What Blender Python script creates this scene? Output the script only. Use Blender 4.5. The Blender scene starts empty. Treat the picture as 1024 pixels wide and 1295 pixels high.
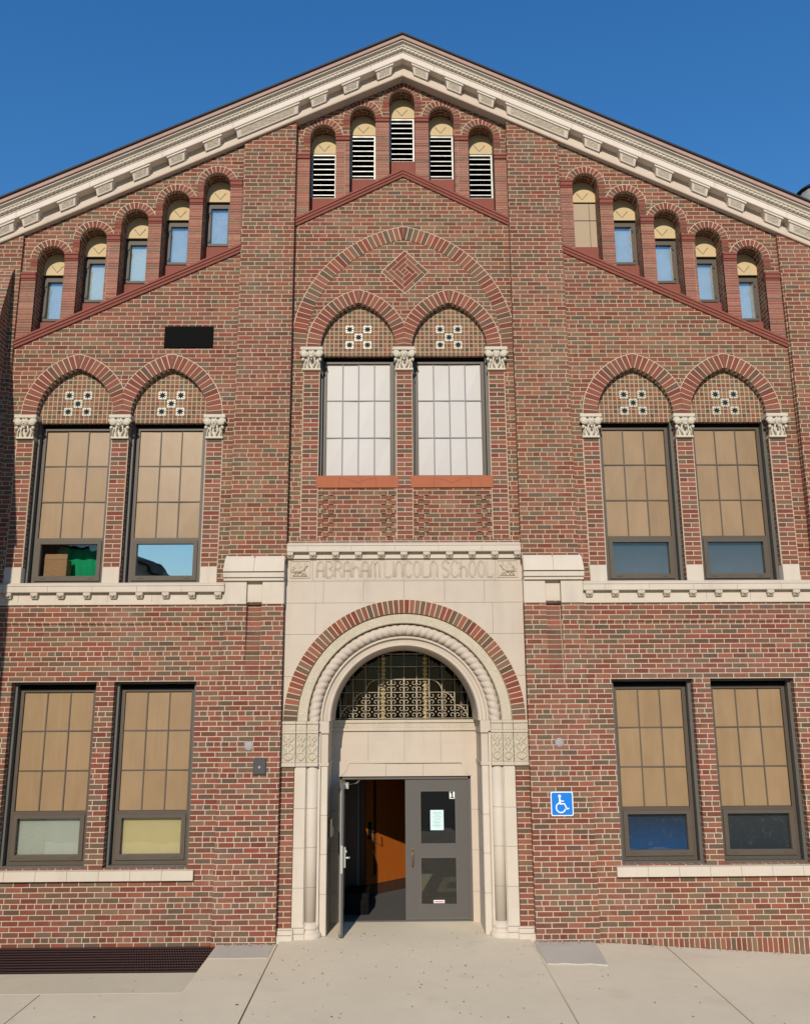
import bpy, bmesh, math, random
from mathutils import Vector, Matrix
from mathutils.geometry import tessellate_polygon
random.seed(7)
PI = math.pi
S = bpy.context.scene
COL = S.collection

# ------------------------------------------------------------------ camera
def set_camera():
    pitch, yaw, roll = 0.22061443, 0.01182485, -0.00602171
    cp, sp, cy, sy = math.cos(pitch), math.sin(pitch), math.cos(yaw), math.sin(yaw)
    f = Vector((sy * cp, cy * cp, sp)); r = Vector((cy, -sy, 0)); u = r.cross(f)
    cr, sr = math.cos(roll), math.sin(roll)
    r2 = cr * r + sr * u; u2 = -sr * r + cr * u
    cam = bpy.data.cameras.new('camera'); o = bpy.data.objects.new('camera', cam); COL.objects.link(o)
    m = Matrix(((r2.x, u2.x, -f.x, -0.1243), (r2.y, u2.y, -f.y, -12.2), (r2.z, u2.z, -f.z, 2.95), (0, 0, 0, 1)))
    o.matrix_world = m
    cam.sensor_fit = 'HORIZONTAL'; cam.sensor_width = 36; cam.lens = 36 * 1100 / 1024
    cam.clip_start = 0.1; cam.clip_end = 2000
    S.camera = o
set_camera()
# ------------------------------------------------------------------ light
AZ, EL = math.radians(8.5), math.radians(28.0)
sdir = Vector((-math.sin(AZ) * math.cos(EL), -math.cos(AZ) * math.cos(EL), math.sin(EL)))
W = bpy.data.worlds.new("World"); S.world = W; W.use_nodes = True
wn = W.node_tree; bg = wn.nodes['Background']
sky = wn.nodes.new('ShaderNodeTexSky'); sky.sky_type = 'NISHITA'; sky.sun_disc = False
sky.sun_elevation = EL; sky.sun_rotation = PI + AZ
sky.air_density = 2.0; sky.dust_density = 0.0; sky.ozone_density = 10.0; sky.altitude = 0
hs = wn.nodes.new('ShaderNodeHueSaturation'); hs.inputs['Saturation'].default_value = 1.15; hs.inputs['Hue'].default_value = 0.507
wn.links.new(sky.outputs[0], hs.inputs['Color']); wn.links.new(hs.outputs[0], bg.inputs[0]); bg.inputs[1].default_value = 0.146
sl = bpy.data.lights.new('sun', 'SUN'); sl.energy = 5.0; sl.angle = math.radians(0.5); sl.color = (1.0, 0.90, 0.75)
so = bpy.data.objects.new('sun', sl); COL.objects.link(so); so.rotation_euler = sdir.to_track_quat('Z', 'Y').to_euler()
so.location = (-10, -30, 30)
S.view_settings.view_transform = 'Standard'; S.view_settings.look = 'None'
S.view_settings.exposure = -0.18; S.view_settings.gamma = 1; S.view_settings.use_curve_mapping = False

# ------------------------------------------------------------------ material helpers
class NT:
    def __init__(s, name):
        s.m = bpy.data.materials.new(name); s.m.use_nodes = True
        s.t = s.m.node_tree; s.t.nodes.clear()
        s.out = s.t.nodes.new('ShaderNodeOutputMaterial')
    def link(s, a, inp):
        if isinstance(a, bpy.types.NodeSocket): s.t.links.new(a, inp)
        elif a is not None:
            try: inp.default_value = a
            except Exception: inp.default_value = (a[0], a[1], a[2], 1.0) if hasattr(a, '__len__') else (a, a, a, 1)
    def math(s, op, a, b=None, c=None, clamp=False):
        n = s.t.nodes.new('ShaderNodeMath'); n.operation = op; n.use_clamp = clamp
        for i, v in enumerate((a, b, c)):
            if v is not None: s.link(v, n.inputs[i])
        return n.outputs[0]
    def node(s, typ, ins=None, **props):
        n = s.t.nodes.new(typ)
        for k, v in props.items(): setattr(n, k, v)
        for k, v in (ins or {}).items(): s.link(v, n.inputs[k])
        return n
    def mix(s, fac, a, b, blend='MIX'):
        n = s.t.nodes.new('ShaderNodeMix'); n.data_type = 'RGBA'; n.blend_type = blend
        s.link(fac, n.inputs[0])
        for v, i in ((a, 6), (b, 7)):
            if isinstance(v, bpy.types.NodeSocket): s.t.links.new(v, n.inputs[i])
            else: n.inputs[i].default_value = (v[0], v[1], v[2], 1)
        return n.outputs[2]
    def ramp(s, fac, stops, interp='LINEAR'):
        n = s.t.nodes.new('ShaderNodeValToRGB'); cr = n.color_ramp; cr.interpolation = interp
        while len(cr.elements) < len(stops): cr.elements.new(0.5)
        for e, (p, c) in zip(cr.elements, stops):
            e.position = p; e.color = (c[0], c[1], c[2], 1) if hasattr(c, '__len__') else (c, c, c, 1)
        s.link(fac, n.inputs[0]); return n.outputs[0]
    def obj(s):
        return s.node('ShaderNodeTexCoord').outputs['Object']
    def noise(s, vec, scale, detail=3, rough=0.55):
        n = s.node('ShaderNodeTexNoise', {'Scale': scale, 'Detail': detail, 'Roughness': rough})
        if vec is not None: s.t.links.new(vec, n.inputs['Vector'])
        return n.outputs['Fac']
    def bsdf(s, color, rough=0.8, metal=0.0, bump=None, bdist=0.005, bstr=0.6, spec=0.3):
        p = s.node('ShaderNodeBsdfPrincipled', {'Roughness': rough, 'Metallic': metal, 'Specular IOR Level': spec})
        s.link(color if isinstance(color, bpy.types.NodeSocket) else (color[0], color[1], color[2], 1), p.inputs['Base Color'])
        if bump is not None:
            b = s.node('ShaderNodeBump', {'Strength': bstr, 'Distance': bdist, 'Height': bump})
            s.t.links.new(b.outputs[0], p.inputs['Normal'])
        s.t.links.new(p.outputs[0], s.out.inputs[0])
        return p

BR = [(0.0, (0.198, 0.057, 0.036)), (0.17, (0.218, 0.076, 0.048)), (0.33, (0.174, 0.048, 0.032)), (0.46, (0.198, 0.080, 0.050)),
      (0.58, (0.158, 0.063, 0.041)), (0.70, (0.146, 0.084, 0.054)), (0.80, (0.176, 0.094, 0.060)), (0.88, (0.124, 0.080, 0.054)), (0.95, (0.112, 0.070, 0.049))]
MORT = (0.52, 0.415, 0.305)

def brick_mat(name, L=0.2127, H=0.0677, mort=0.0112, header=6, stagger=0.5, seed=0.0, pal=BR, square=False, phase=0.0, mcol=None):
    s = NT(name); m = s.math
    o = s.node('ShaderNodeSeparateXYZ', {0: s.obj()})
    g = s.node('ShaderNodeSeparateXYZ', {0: s.node('ShaderNodeNewGeometry').outputs['Normal']})
    nx = m('GREATER_THAN', m('ABSOLUTE', g.outputs[0]), 0.6)
    nz = m('GREATER_THAN', m('ABSOLUTE', g.outputs[2]), 0.75)
    x, y, z = o.outputs
    u = m('ADD', m('MULTIPLY', x, m('SUBTRACT', 1, nx)), m('MULTIPLY', y, nx))
    v = m('ADD', m('MULTIPLY', z, m('SUBTRACT', 1, nz)), m('MULTIPLY', y, nz))
    wob = m('MULTIPLY', m('SUBTRACT', s.noise(s.obj(), 2.3, 1), 0.5), 0.004)
    vr = m('DIVIDE', m('ADD', v, wob), H); row = m('FLOOR', vr); fv = m('FRACT', vr)
    if header:
        ish = m('LESS_THAN', m('MODULO', m('ADD', row, 600.0), float(header)), 0.5)
    else:
        ish = 0.0
    Lr = m('SUBTRACT', L, m('MULTIPLY', ish, L / 2))
    odd = m('MODULO', m('ADD', row, 600.0), 2.0)
    rj = s.node('ShaderNodeTexWhiteNoise', {'W': m('ADD', row, seed * 3.1)}, noise_dimensions='1D').outputs['Value']
    ph = m('MULTIPLY', odd, stagger)
    if not square and header == 6: ph = m('ADD', ph, m('MULTIPLY', rj, 0.12))
    if header: ph = m('ADD', ph, m('MULTIPLY', ish, 0.25 if header == 6 else 0.0))
    ur = m('ADD', m('DIVIDE', u, Lr), m('ADD', ph, phase)); colm = m('FLOOR', ur); fu = m('FRACT', ur)
    du = m('MULTIPLY', m('MINIMUM', fu, m('SUBTRACT', 1, fu)), Lr)
    dv = m('MULTIPLY', m('MINIMUM', fv, m('SUBTRACT', 1, fv)), H)
    d = m('MINIMUM', du, dv)
    n1 = s.noise(s.obj(), 34, 2)
    d2 = m('ADD', d, m('MULTIPLY', m('SUBTRACT', n1, 0.5), 0.005))
    mask = s.node('ShaderNodeMapRange', {0: d2, 1: mort / 2 - 0.0012, 2: mort / 2 + 0.0016}).outputs[0]
    cv = s.node('ShaderNodeCombineXYZ', {0: colm, 1: row, 2: seed})
    wnz = s.node('ShaderNodeTexWhiteNoise', {'Vector': cv.outputs[0]}, noise_dimensions='3D')
    rnd = wnz.outputs['Value']; rc = s.node('ShaderNodeSeparateColor', {0: wnz.outputs['Color']})
    # clusters of redder and browner courses
    big = s.noise(s.obj(), 0.55, 2)
    rsel = m('FRACT', m('ADD', m('MULTIPLY', rnd, 0.999), 0.0))
    rsel = m('POWER', rsel, m('ADD', 0.72, m('MULTIPLY', big, 0.55)))
    bc = s.ramp(rsel, pal, 'CONSTANT')
    br = m('ADD', 0.78, m('MULTIPLY', rc.outputs[1], 0.42))
    fine = m('ADD', 0.86, m('MULTIPLY', s.noise(s.obj(), 90, 3), 0.28))
    k = m('MULTIPLY', br, fine)
    bc = s.mix(1.0, bc, s.node('ShaderNodeCombineColor', {0: k, 1: k, 2: k}).outputs[0], 'MULTIPLY')
    mott = s.math('MULTIPLY', s.ramp(s.noise(s.obj(), 17, 3, 0.65), [(0.48, 0.0), (0.74, 0.45)]), 1.0)
    bc = s.mix(mott, bc, (0.140, 0.088, 0.062))
    drift = s.ramp(s.noise(s.obj(), 0.33, 3, 0.6), [(0.38, 0.0), (0.62, 1.0)])
    bc = s.mix(1.0, bc, s.mix(drift, (0.98, 0.90, 0.92), (1.02, 1.14, 1.04)), 'MULTIPLY')
    soot = s.ramp(s.noise(s.node('ShaderNodeMapping', {'Vector': s.obj(), 'Scale': (2.2, 2.2, 0.35)}).outputs[0], 1.0, 5, 0.65), [(0.52, 0.0), (0.78, 0.40)])
    bc = s.mix(soot, bc, (0.085, 0.058, 0.043))
    # efflorescence and grime
    eff = s.ramp(s.noise(s.obj(), 1.1, 5, 0.62), [(0.50, 0.0), (0.78, 0.34)])
    bc = s.mix(m('MULTIPLY', eff, m('ADD', 0.25, rc.outputs[2])), bc, (0.30, 0.235, 0.175))
    def sh(col, k): return [v * k for v in col]
    lo_, hi_ = (mcol, mcol) if mcol else ((0.53, 0.43, 0.335), (0.47, 0.365, 0.25))
    zf = s.node('ShaderNodeMapRange', {0: m('ADD', o.outputs[2], m('MULTIPLY', s.noise(s.obj(), 0.6, 3), 3.0)), 1: 4.5, 2: 7.5}).outputs[0]
    mv = s.noise(s.obj(), 1.7, 4)
    mc = s.mix(zf, s.mix(mv, sh(lo_, 0.75), sh(lo_, 1.22)), s.mix(mv, sh(hi_, 0.75), sh(hi_, 1.22)))
    mc = s.mix(m('MULTIPLY', s.noise(s.obj(), 24, 2), 0.5), mc, (0.32, 0.25, 0.18))
    c = s.mix(mask, mc, bc)
    hgt = m('ADD', mask, m('ADD', m('MULTIPLY', s.noise(s.obj(), 120, 2), 0.25), m('MULTIPLY', rc.outputs[0], 0.35)))
    s.bsdf(c, 0.85, bump=hgt, bdist=0.006, bstr=0.7, spec=0.2)
    return s.m

def stone_mat(name, col, var=0.2, carve=0.0, cscale=20, rough=0.8, dark=0.6):
    s = NT(name); o = s.obj()
    n = s.noise(o, 3.0, 6, 0.6); f = s.noise(o, 60, 3)
    c1 = [v * (1 - var) for v in col]; c2 = [min(1, v * (1 + var)) for v in col]
    c = s.mix(n, c1, c2)
    c = s.mix(s.math('MULTIPLY', f, 0.35), c, [v * 0.8 for v in col])
    st = s.node('ShaderNodeMapping', {'Vector': o, 'Scale': (5.0, 5.0, 0.8)})
    streak = s.ramp(s.noise(st.outputs[0], 1.0, 4), [(0.55, 0.0), (0.8, 0.35)])
    c = s.mix(streak, c, [v * dark for v in col])
    so_ = s.node('ShaderNodeSeparateXYZ', {0: o})
    cell = s.node('ShaderNodeCombineXYZ', {0: s.math('FLOOR', s.math('DIVIDE', so_.outputs[0], 0.57)), 1: s.math('FLOOR', s.math('DIVIDE', so_.outputs[2], 0.345)), 2: 0.0})
    cw_ = s.node('ShaderNodeTexWhiteNoise', {'Vector': cell.outputs[0]}, noise_dimensions='3D').outputs['Value']
    c = s.mix(s.math('MULTIPLY', cw_, 0.16), c, [col[0] * 0.80, col[1] * 0.76, col[2] * 0.70])
    gr = s.ramp(s.noise(o, 1.3, 5, 0.7), [(0.56, 0.0), (0.76, 0.22)])
    c = s.mix(gr, c, [v * 0.55 for v in col])
    h = s.math('MULTIPLY', f, 0.15)
    bd, bs = 0.004, 0.5
    if carve:
        w = s.node('ShaderNodeTexNoise', {'Vector': o, 'Scale': cscale * 0.5, 'Detail': 1.0, 'Distortion': 2.2}).outputs['Fac']
        vv = s.node('ShaderNodeTexVoronoi', {'Vector': o, 'Scale': cscale}, feature='SMOOTH_F1').outputs['Distance']
        hh = s.math('SINE', s.math('MULTIPLY', w, 34.0))
        h = s.math('ADD', s.math('MULTIPLY', hh, 0.5), s.math('MULTIPLY', vv, 1.2)); bd = carve; bs = 0.6
        c = s.mix(s.math('MULTIPLY', s.math('SUBTRACT', 0.9, hh), 0.12, clamp=True), c, [v * 0.72 for v in col])
    s.bsdf(c, rough, bump=h, bdist=bd, bstr=bs, spec=0.25)
    return s.m

def plain_mat(name, col, rough=0.5, metal=0.0, var=0.12, scale=8, bump=0.1, spec=0.4, streak=0.0):
    s = NT(name); o = s.obj()
    n = s.noise(o, scale, 4); f = s.noise(o, scale * 12, 2)
    c = s.mix(n, [v * (1 - var) for v in col], [v * (1 + var) for v in col])
    if streak:
        mp = s.node('ShaderNodeMapping', {'Vector': o, 'Scale': (9, 9, 0.6)})
        c = s.mix(s.math('MULTIPLY', s.noise(mp.outputs[0], 1.5, 3), streak), c, [v * 0.7 for v in col])
    s.bsdf(c, rough, metal, bump=f, bdist=0.002, bstr=bump, spec=spec)
    return s.m

def island_brick(name, pal=BR, red=1.0):
    s = NT(name); o = s.obj()
    r = s.node('ShaderNodeNewGeometry').outputs['Random Per Island']
    c = s.ramp(r, pal, 'CONSTANT')
    r2 = s.math('FRACT', s.math('MULTIPLY', r, 37.7))
    k = s.math('MULTIPLY', s.math('ADD', 0.8, s.math('MULTIPLY', r2, 0.4)), s.math('ADD', 0.85, s.math('MULTIPLY', s.noise(o, 80, 3), 0.3)))
    c = s.mix(1.0, c, s.node('ShaderNodeCombineColor', {0: k, 1: k, 2: k}).outputs[0], 'MULTIPLY')
    s.bsdf(c, 0.85, bump=s.noise(o, 120, 2), bdist=0.003, bstr=0.5, spec=0.2)
    return s.m

def glass_mat(name, base=0.04, tint=(0.8, 0.85, 0.85), rough=0.0, gcol=(1, 1, 1), fk=1.0):
    s = NT(name)
    fr = s.node('ShaderNodeFresnel', {'IOR': 1.5}).outputs[0]
    wav = s.noise(s.obj(), 1.6, 2)
    b = s.node('ShaderNodeBump', {'Strength': 0.12, 'Distance': 0.02, 'Height': wav})
    fac = s.math('ADD', s.math('MULTIPLY', fr, fk), base, clamp=True)
    tr = s.node('ShaderNodeBsdfTransparent', {'Color': (tint[0], tint[1], tint[2], 1)})
    gl = s.node('ShaderNodeBsdfGlossy', {'Color': (gcol[0], gcol[1], gcol[2], 1), 'Roughness': rough})
    s.t.links.new(b.outputs[0], gl.inputs['Normal'])
    mx = s.node('ShaderNodeMixShader'); s.link(fac, mx.inputs[0])
    s.t.links.new(tr.outputs[0], mx.inputs[1]); s.t.links.new(gl.outputs[0], mx.inputs[2])
    s.t.links.new(mx.outputs[0], s.out.inputs[0])
    return s.m

RED = [(0.0, (0.195, 0.063, 0.041)), (0.3, (0.172, 0.052, 0.036)), (0.55, (0.208, 0.080, 0.050)), (0.78, (0.168, 0.070, 0.046)), (0.93, (0.135, 0.074, 0.050))]
M = {}
M['brick'] = brick_mat('brick_common_bond')
M['brick2'] = brick_mat('brick_common_bond_b', seed=5.0)
M['brick3'] = brick_mat('brick_common_bond_c', seed=9.0)
M['pil'] = brick_mat('brick_pilaster_bond', header=2, stagger=0.0, seed=3.0, L=0.236)
M['soldier'] = brick_mat('brick_soldier', L=0.068, H=0.21, header=0, stagger=0.0, seed=11)
M['stack'] = brick_mat('brick_stacked', L=0.205, header=0, stagger=0.0, seed=13, mort=0.009)
M['tile'] = brick_mat('brick_mosaic', L=0.0677, H=0.0677, mort=0.0125, header=0, stagger=0.0, seed=21, square=True, mcol=(0.45, 0.355, 0.235),
    pal=[(0, (0.195, 0.070, 0.042)), (0.30, (0.180, 0.098, 0.056)), (0.55, (0.210, 0.108, 0.062)), (0.76, (0.150, 0.096, 0.058)), (0.92, (0.095, 0.074, 0.050))])
M['vous'] = island_brick('voussoir_brick', RED)
M['vous2'] = island_brick('voussoir_mixed_brick', BR)
M['mortar'] = plain_mat('mortar', MORT, 0.9, var=0.2, scale=5, bump=0.4, spec=0.1)
LIME = (0.50, 0.425, 0.35)
M['lime'] = stone_mat('limestone', LIME, 0.10)
M['lime2'] = stone_mat('limestone_pale', (0.55, 0.48, 0.40), 0.10)
M['carve'] = stone_mat('limestone_carved', (0.52, 0.455, 0.345), 0.10, carve=0.007, cscale=26)
M['carve2'] = stone_mat('limestone_carved_fine', (0.53, 0.46, 0.35), 0.10, carve=0.004, cscale=36)
M['cap'] = stone_mat('capital_stone', (0.58, 0.52, 0.42), 0.10, carve=0.0012, cscale=30)
M['letter'] = stone_mat('letter_stone', (0.43, 0.363, 0.275), 0.10)
M['relief'] = stone_mat('relief_stone', (0.47, 0.40, 0.30), 0.10)
M['corn'] = stone_mat('cornice_terracotta', (0.66, 0.58, 0.50), 0.10, dark=0.7)
M['cornf'] = stone_mat('cornice_frieze', (0.57, 0.47, 0.385), 0.10, dark=0.7)
M['modf'] = stone_mat('modillion_face', (0.57, 0.49, 0.38), 0.12, carve=0.007, cscale=20, dark=0.8)
M['corn2'] = stone_mat('cornice_cream', (0.62, 0.555, 0.465), 0.12, dark=0.65)
M['cornp'] = stone_mat('cornice_pink', (0.40, 0.27, 0.235), 0.10)
M['rope'] = stone_mat('bead_moulding', (0.60, 0.53, 0.45), 0.12, carve=0.002, cscale=24)
M['joint'] = plain_mat('stone_joint', (0.22, 0.185, 0.14), 0.9, spec=0.1)
M['redst'] = stone_mat('red_sandstone', (0.235, 0.072, 0.053), 0.12)
M['orange'] = stone_mat('orange_sandstone', (0.36, 0.115, 0.056), 0.10)
M['cream'] = stone_mat('cream_stone', (0.56, 0.43, 0.25), 0.08, dark=0.75)
M['pill'] = brick_mat('roman_brick_red', L=0.9, H=0.042, mort=0.005, header=0, stagger=0.0, seed=31,
                      pal=[(0, (0.270, 0.095, 0.072)), (0.35, (0.240, 0.082, 0.063)), (0.65, (0.290, 0.115, 0.084)), (0.90, (0.200, 0.100, 0.075))])
M['roof'] = plain_mat('roof_dark', (0.018, 0.014, 0.014), 0.7)
M['bronze'] = plain_mat('window_bronze', (0.078, 0.058, 0.043), 0.5, var=0.15, streak=0.3)
M['bronze2'] = plain_mat('sash_bronze', (0.078, 0.061, 0.043), 0.6, var=0.15)
M['alu'] = plain_mat('window_aluminium', (0.095, 0.090, 0.080), 0.55, 0.1)
M['galv'] = plain_mat('louver_metal', (0.38, 0.38, 0.36), 0.5, 0.35, var=0.45, scale=9)
M['black'] = plain_mat('black_metal_and_shade', (0.007, 0.007, 0.007), 0.9, spec=0.05)  # also stands in for shade: window heads, slat bodies, fanlight backing
M['dark'] = plain_mat('interior_dark', (0.03, 0.027, 0.025), 0.9, spec=0.1)
def tan_mat():
    s = NT('tan_panel'); o = s.obj(); r = s.node('ShaderNodeNewGeometry').outputs['Random Per Island']
    oi = s.node('ShaderNodeObjectInfo').outputs['Random']
    r = s.math('FRACT', s.math('ADD', r, s.math('MULTIPLY', oi, 7.3)))
    c = s.mix(r, (0.258, 0.168, 0.088), (0.296, 0.196, 0.106))
    c = s.mix(s.math('MULTIPLY', oi, 0.5), c, (0.272, 0.172, 0.086))
    mp = s.node('ShaderNodeMapping', {'Vector': o, 'Scale': (3.0, 3.0, 1.2)})
    c = s.mix(s.ramp(s.noise(mp.outputs[0], 1.6, 5, 0.6), [(0.42, 0.0), (0.75, 0.5)]), c, (0.205, 0.128, 0.070))
    mp2 = s.node('ShaderNodeMapping', {'Vector': o, 'Scale': (14, 14, 0.7)})
    c = s.mix(s.ramp(s.noise(mp2.outputs[0], 1.3, 3), [(0.55, 0.0), (0.75, 0.25)]), c, (0.33, 0.235, 0.14))
    s.bsdf(c, 0.38, bump=s.noise(o, 2.0, 2), bdist=0.01, bstr=0.25, spec=0.4)
    return s.m
M['tan'] = tan_mat()
M['tan2'] = plain_mat('tan_board', (0.36, 0.27, 0.18), 0.6, var=0.08, scale=3.0)
M['white'] = plain_mat('white_panel', (0.46, 0.435, 0.415), 0.5, var=0.05, scale=2.0, streak=0.06)
M['munt'] = plain_mat('muntin', (0.085, 0.065, 0.05), 0.6)
M['muntg'] = plain_mat('muntin_grey', (0.15, 0.15, 0.16), 0.5)
M['glass'] = glass_mat('window_glass', 0.02, (0.86, 0.86, 0.86))
M['glassm'] = glass_mat('casement_glass', 0.16, (0.92, 0.94, 0.94))
M['glassr'] = glass_mat('window_glass_reflective', 0.58, (0.7, 0.8, 0.85), gcol=(1.0, 0.93, 0.90))
M['glassf'] = glass_mat('fanlight_glass', 0.0, (0.5, 0.5, 0.5), fk=0.35)
M['glassd'] = glass_mat('door_glass', 0.02, (0.62, 0.64, 0.62))
M['pgreen'] = plain_mat('pale_green_blind', (0.44, 0.49, 0.42), 0.8, var=0.06)
M['pyellow'] = plain_mat('yellow_blind', (0.58, 0.51, 0.25), 0.8, var=0.05)
M['blue'] = plain_mat('blue_blind', (0.008, 0.062, 0.18), 0.7, var=0.35, scale=3)
M['teal'] = plain_mat('dark_teal_blind', (0.03, 0.05, 0.06), 0.7, var=0.4, scale=3)
M['slate'] = plain_mat('slate_blue_blind', (0.080, 0.094, 0.130), 0.7, var=0.35, scale=3)
M['cloth'] = plain_mat('pale_curtain', (0.60, 0.66, 0.60), 0.9, var=0.08)
M['skyb'] = plain_mat('sky_tone_sheet', (0.47, 0.54, 0.58), 0.9, var=0.2, scale=4)  # blue-grey colour painted in for sky reflected in the gable panes
M['card'] = plain_mat('cardboard', (0.36, 0.22, 0.11), 0.8)
M['gbag'] = plain_mat('green_cloth', (0.0, 0.40, 0.16), 0.8, var=0.2)
M['door'] = plain_mat('door_paint', (0.088, 0.080, 0.074), 0.42, var=0.08, scale=4)
M['doorf'] = plain_mat('door_frame_paint', (0.105, 0.092, 0.082), 0.42, var=0.08, scale=4)
M['brass'] = plain_mat('brass', (0.22, 0.15, 0.075), 0.4, 0.6)
M['steel'] = plain_mat('steel', (0.55, 0.54, 0.50), 0.35, 0.7)
M['iron'] = plain_mat('wrought_iron', (0.36, 0.305, 0.225), 0.6, 0.1, var=0.3, scale=18)
M['gold'] = plain_mat('gilded_mullion', (0.42, 0.33, 0.15), 0.5, 0.1, var=0.3, scale=14)
M['wood'] = None
M['mat'] = plain_mat('entrance_mat', (0.085, 0.082, 0.082), 0.95, var=0.35, scale=40, bump=0.6, spec=0.1)
M['brownw'] = plain_mat('dark_panelling', (0.05, 0.022, 0.014), 0.5, var=0.2)
M['grate'] = plain_mat('grate_rust', (0.045, 0.020, 0.018), 0.7, 0.1, var=0.35, scale=14)
M['litter'] = plain_mat('dry_leaf', (0.11, 0.075, 0.045), 0.9, var=0.5, scale=6)
M['signb'] = plain_mat('sign_blue', (0.005, 0.17, 0.60), 0.35, var=0.04)
M['signw'] = plain_mat('sign_white', (0.72, 0.74, 0.76), 0.35, var=0.03)
M['paper'] = plain_mat('paper', (0.55, 0.72, 0.72), 0.8, var=0.04)
M['ink'] = plain_mat('ink', (0.25, 0.36, 0.38), 0.8)
M['blk'] = plain_mat('black_ink', (0.01, 0.01, 0.01), 0.6)
M['pink'] = plain_mat('pink_ink', (0.5, 0.12, 0.2), 0.6)
M['boxg'] = plain_mat('grey_box', (0.045, 0.048, 0.05), 0.6)
M['plate'] = plain_mat('grey_plate', (0.29, 0.28, 0.29), 0.7)

def wood_mat():
    s = NT('orange_wood'); o = s.obj()
    mp = s.node('ShaderNodeMapping', {'Vector': o, 'Scale': (14, 14, 0.9)})
    n = s.noise(mp.outputs[0], 2.2, 5)
    s.bsdf(s.mix(n, (0.25, 0.060, 0.008), (0.36, 0.100, 0.014)), 0.4, bump=n, bdist=0.001)
    return s.m
M['wood'] = wood_mat()

def blind_mat(name, top, low, z0, z1):
    s = NT(name); o = s.obj(); z = s.node('ShaderNodeSeparateXYZ', {0: o}).outputs[2]
    n = s.noise(o, 4.0, 5, 0.65)
    f = s.node('ShaderNodeMapRange', {0: s.math('ADD', z, s.math('MULTIPLY', s.math('SUBTRACT', n, 0.5), 0.25)), 1: z0, 2: z1}).outputs[0]
    c = s.mix(f, low, top)  # vertical gradient paints sun and pane reflections into the blind colour
    dirt = s.ramp(s.noise(o, 11, 4, 0.7), [(0.55, 0.0), (0.75, 0.35)])
    s.bsdf(s.mix(dirt, c, (0.20, 0.22, 0.22)), 0.75, spec=0.2); return s.m
M['blue'] = blind_mat('blue_blind_sun_low', (0.016, 0.040, 0.085), (0.006, 0.075, 0.23), 0.18, 0.55)  # darker top and bright foot paint in sun reaching only the low part
M['teal'] = blind_mat('dark_blind', (0.035, 0.045, 0.050), (0.020, 0.034, 0.045), 0.18, 0.55)
M['slate'] = blind_mat('slate_blind', (0.065, 0.085, 0.110), (0.110, 0.125, 0.160), 0.18, 0.55)
def concrete_mat(name, col, patch=0.0):
    s = NT(name); o = s.obj()
    n1 = s.noise(o, 0.7, 5, 0.6); n2 = s.noise(o, 7, 5, 0.65); n3 = s.noise(o, 130, 2)
    c = s.mix(n1, [v * 0.84 for v in col], [v * 1.14 for v in col])
    c = s.mix(s.math('MULTIPLY', n2, 0.4), c, [v * 0.74 for v in col])
    sp = s.ramp(n3, [(0.62, 0.0), (0.75, 0.22)])
    c = s.mix(sp, c, [v * 0.55 for v in col])
    st = s.ramp(s.noise(o, 1.7, 4), [(0.58, 0.0), (0.72, 0.30)])
    c = s.mix(st, c, [col[0] * 0.72, col[1] * 0.70, col[2] * 0.64])
    sp2 = s.ramp(s.node('ShaderNodeTexVoronoi', {'Vector': o, 'Scale': 3.1}).outputs['Distance'], [(0.030, 0.65), (0.055, 0.0)])
    c = s.mix(sp2, c, [v * 0.30 for v in col])
    h = s.math('ADD', n3, s.math('MULTIPLY', n2, 0.6))
    s.bsdf(c, 0.9, bump=h, bdist=0.003, bstr=0.5, spec=0.15)
    return s.m
M['conc'] = concrete_mat('sidewalk_concrete', (0.68, 0.59, 0.44))
M['conc2'] = concrete_mat('patch_concrete', (0.50, 0.455, 0.385))
M['conc3'] = concrete_mat('curb_concrete', (0.58, 0.51, 0.375))
M['vfloor'] = concrete_mat('vestibule_tile', (0.34, 0.31, 0.22))
M['asph'] = plain_mat('asphalt', (0.07, 0.066, 0.06), 0.95, var=0.25, scale=2)

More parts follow.
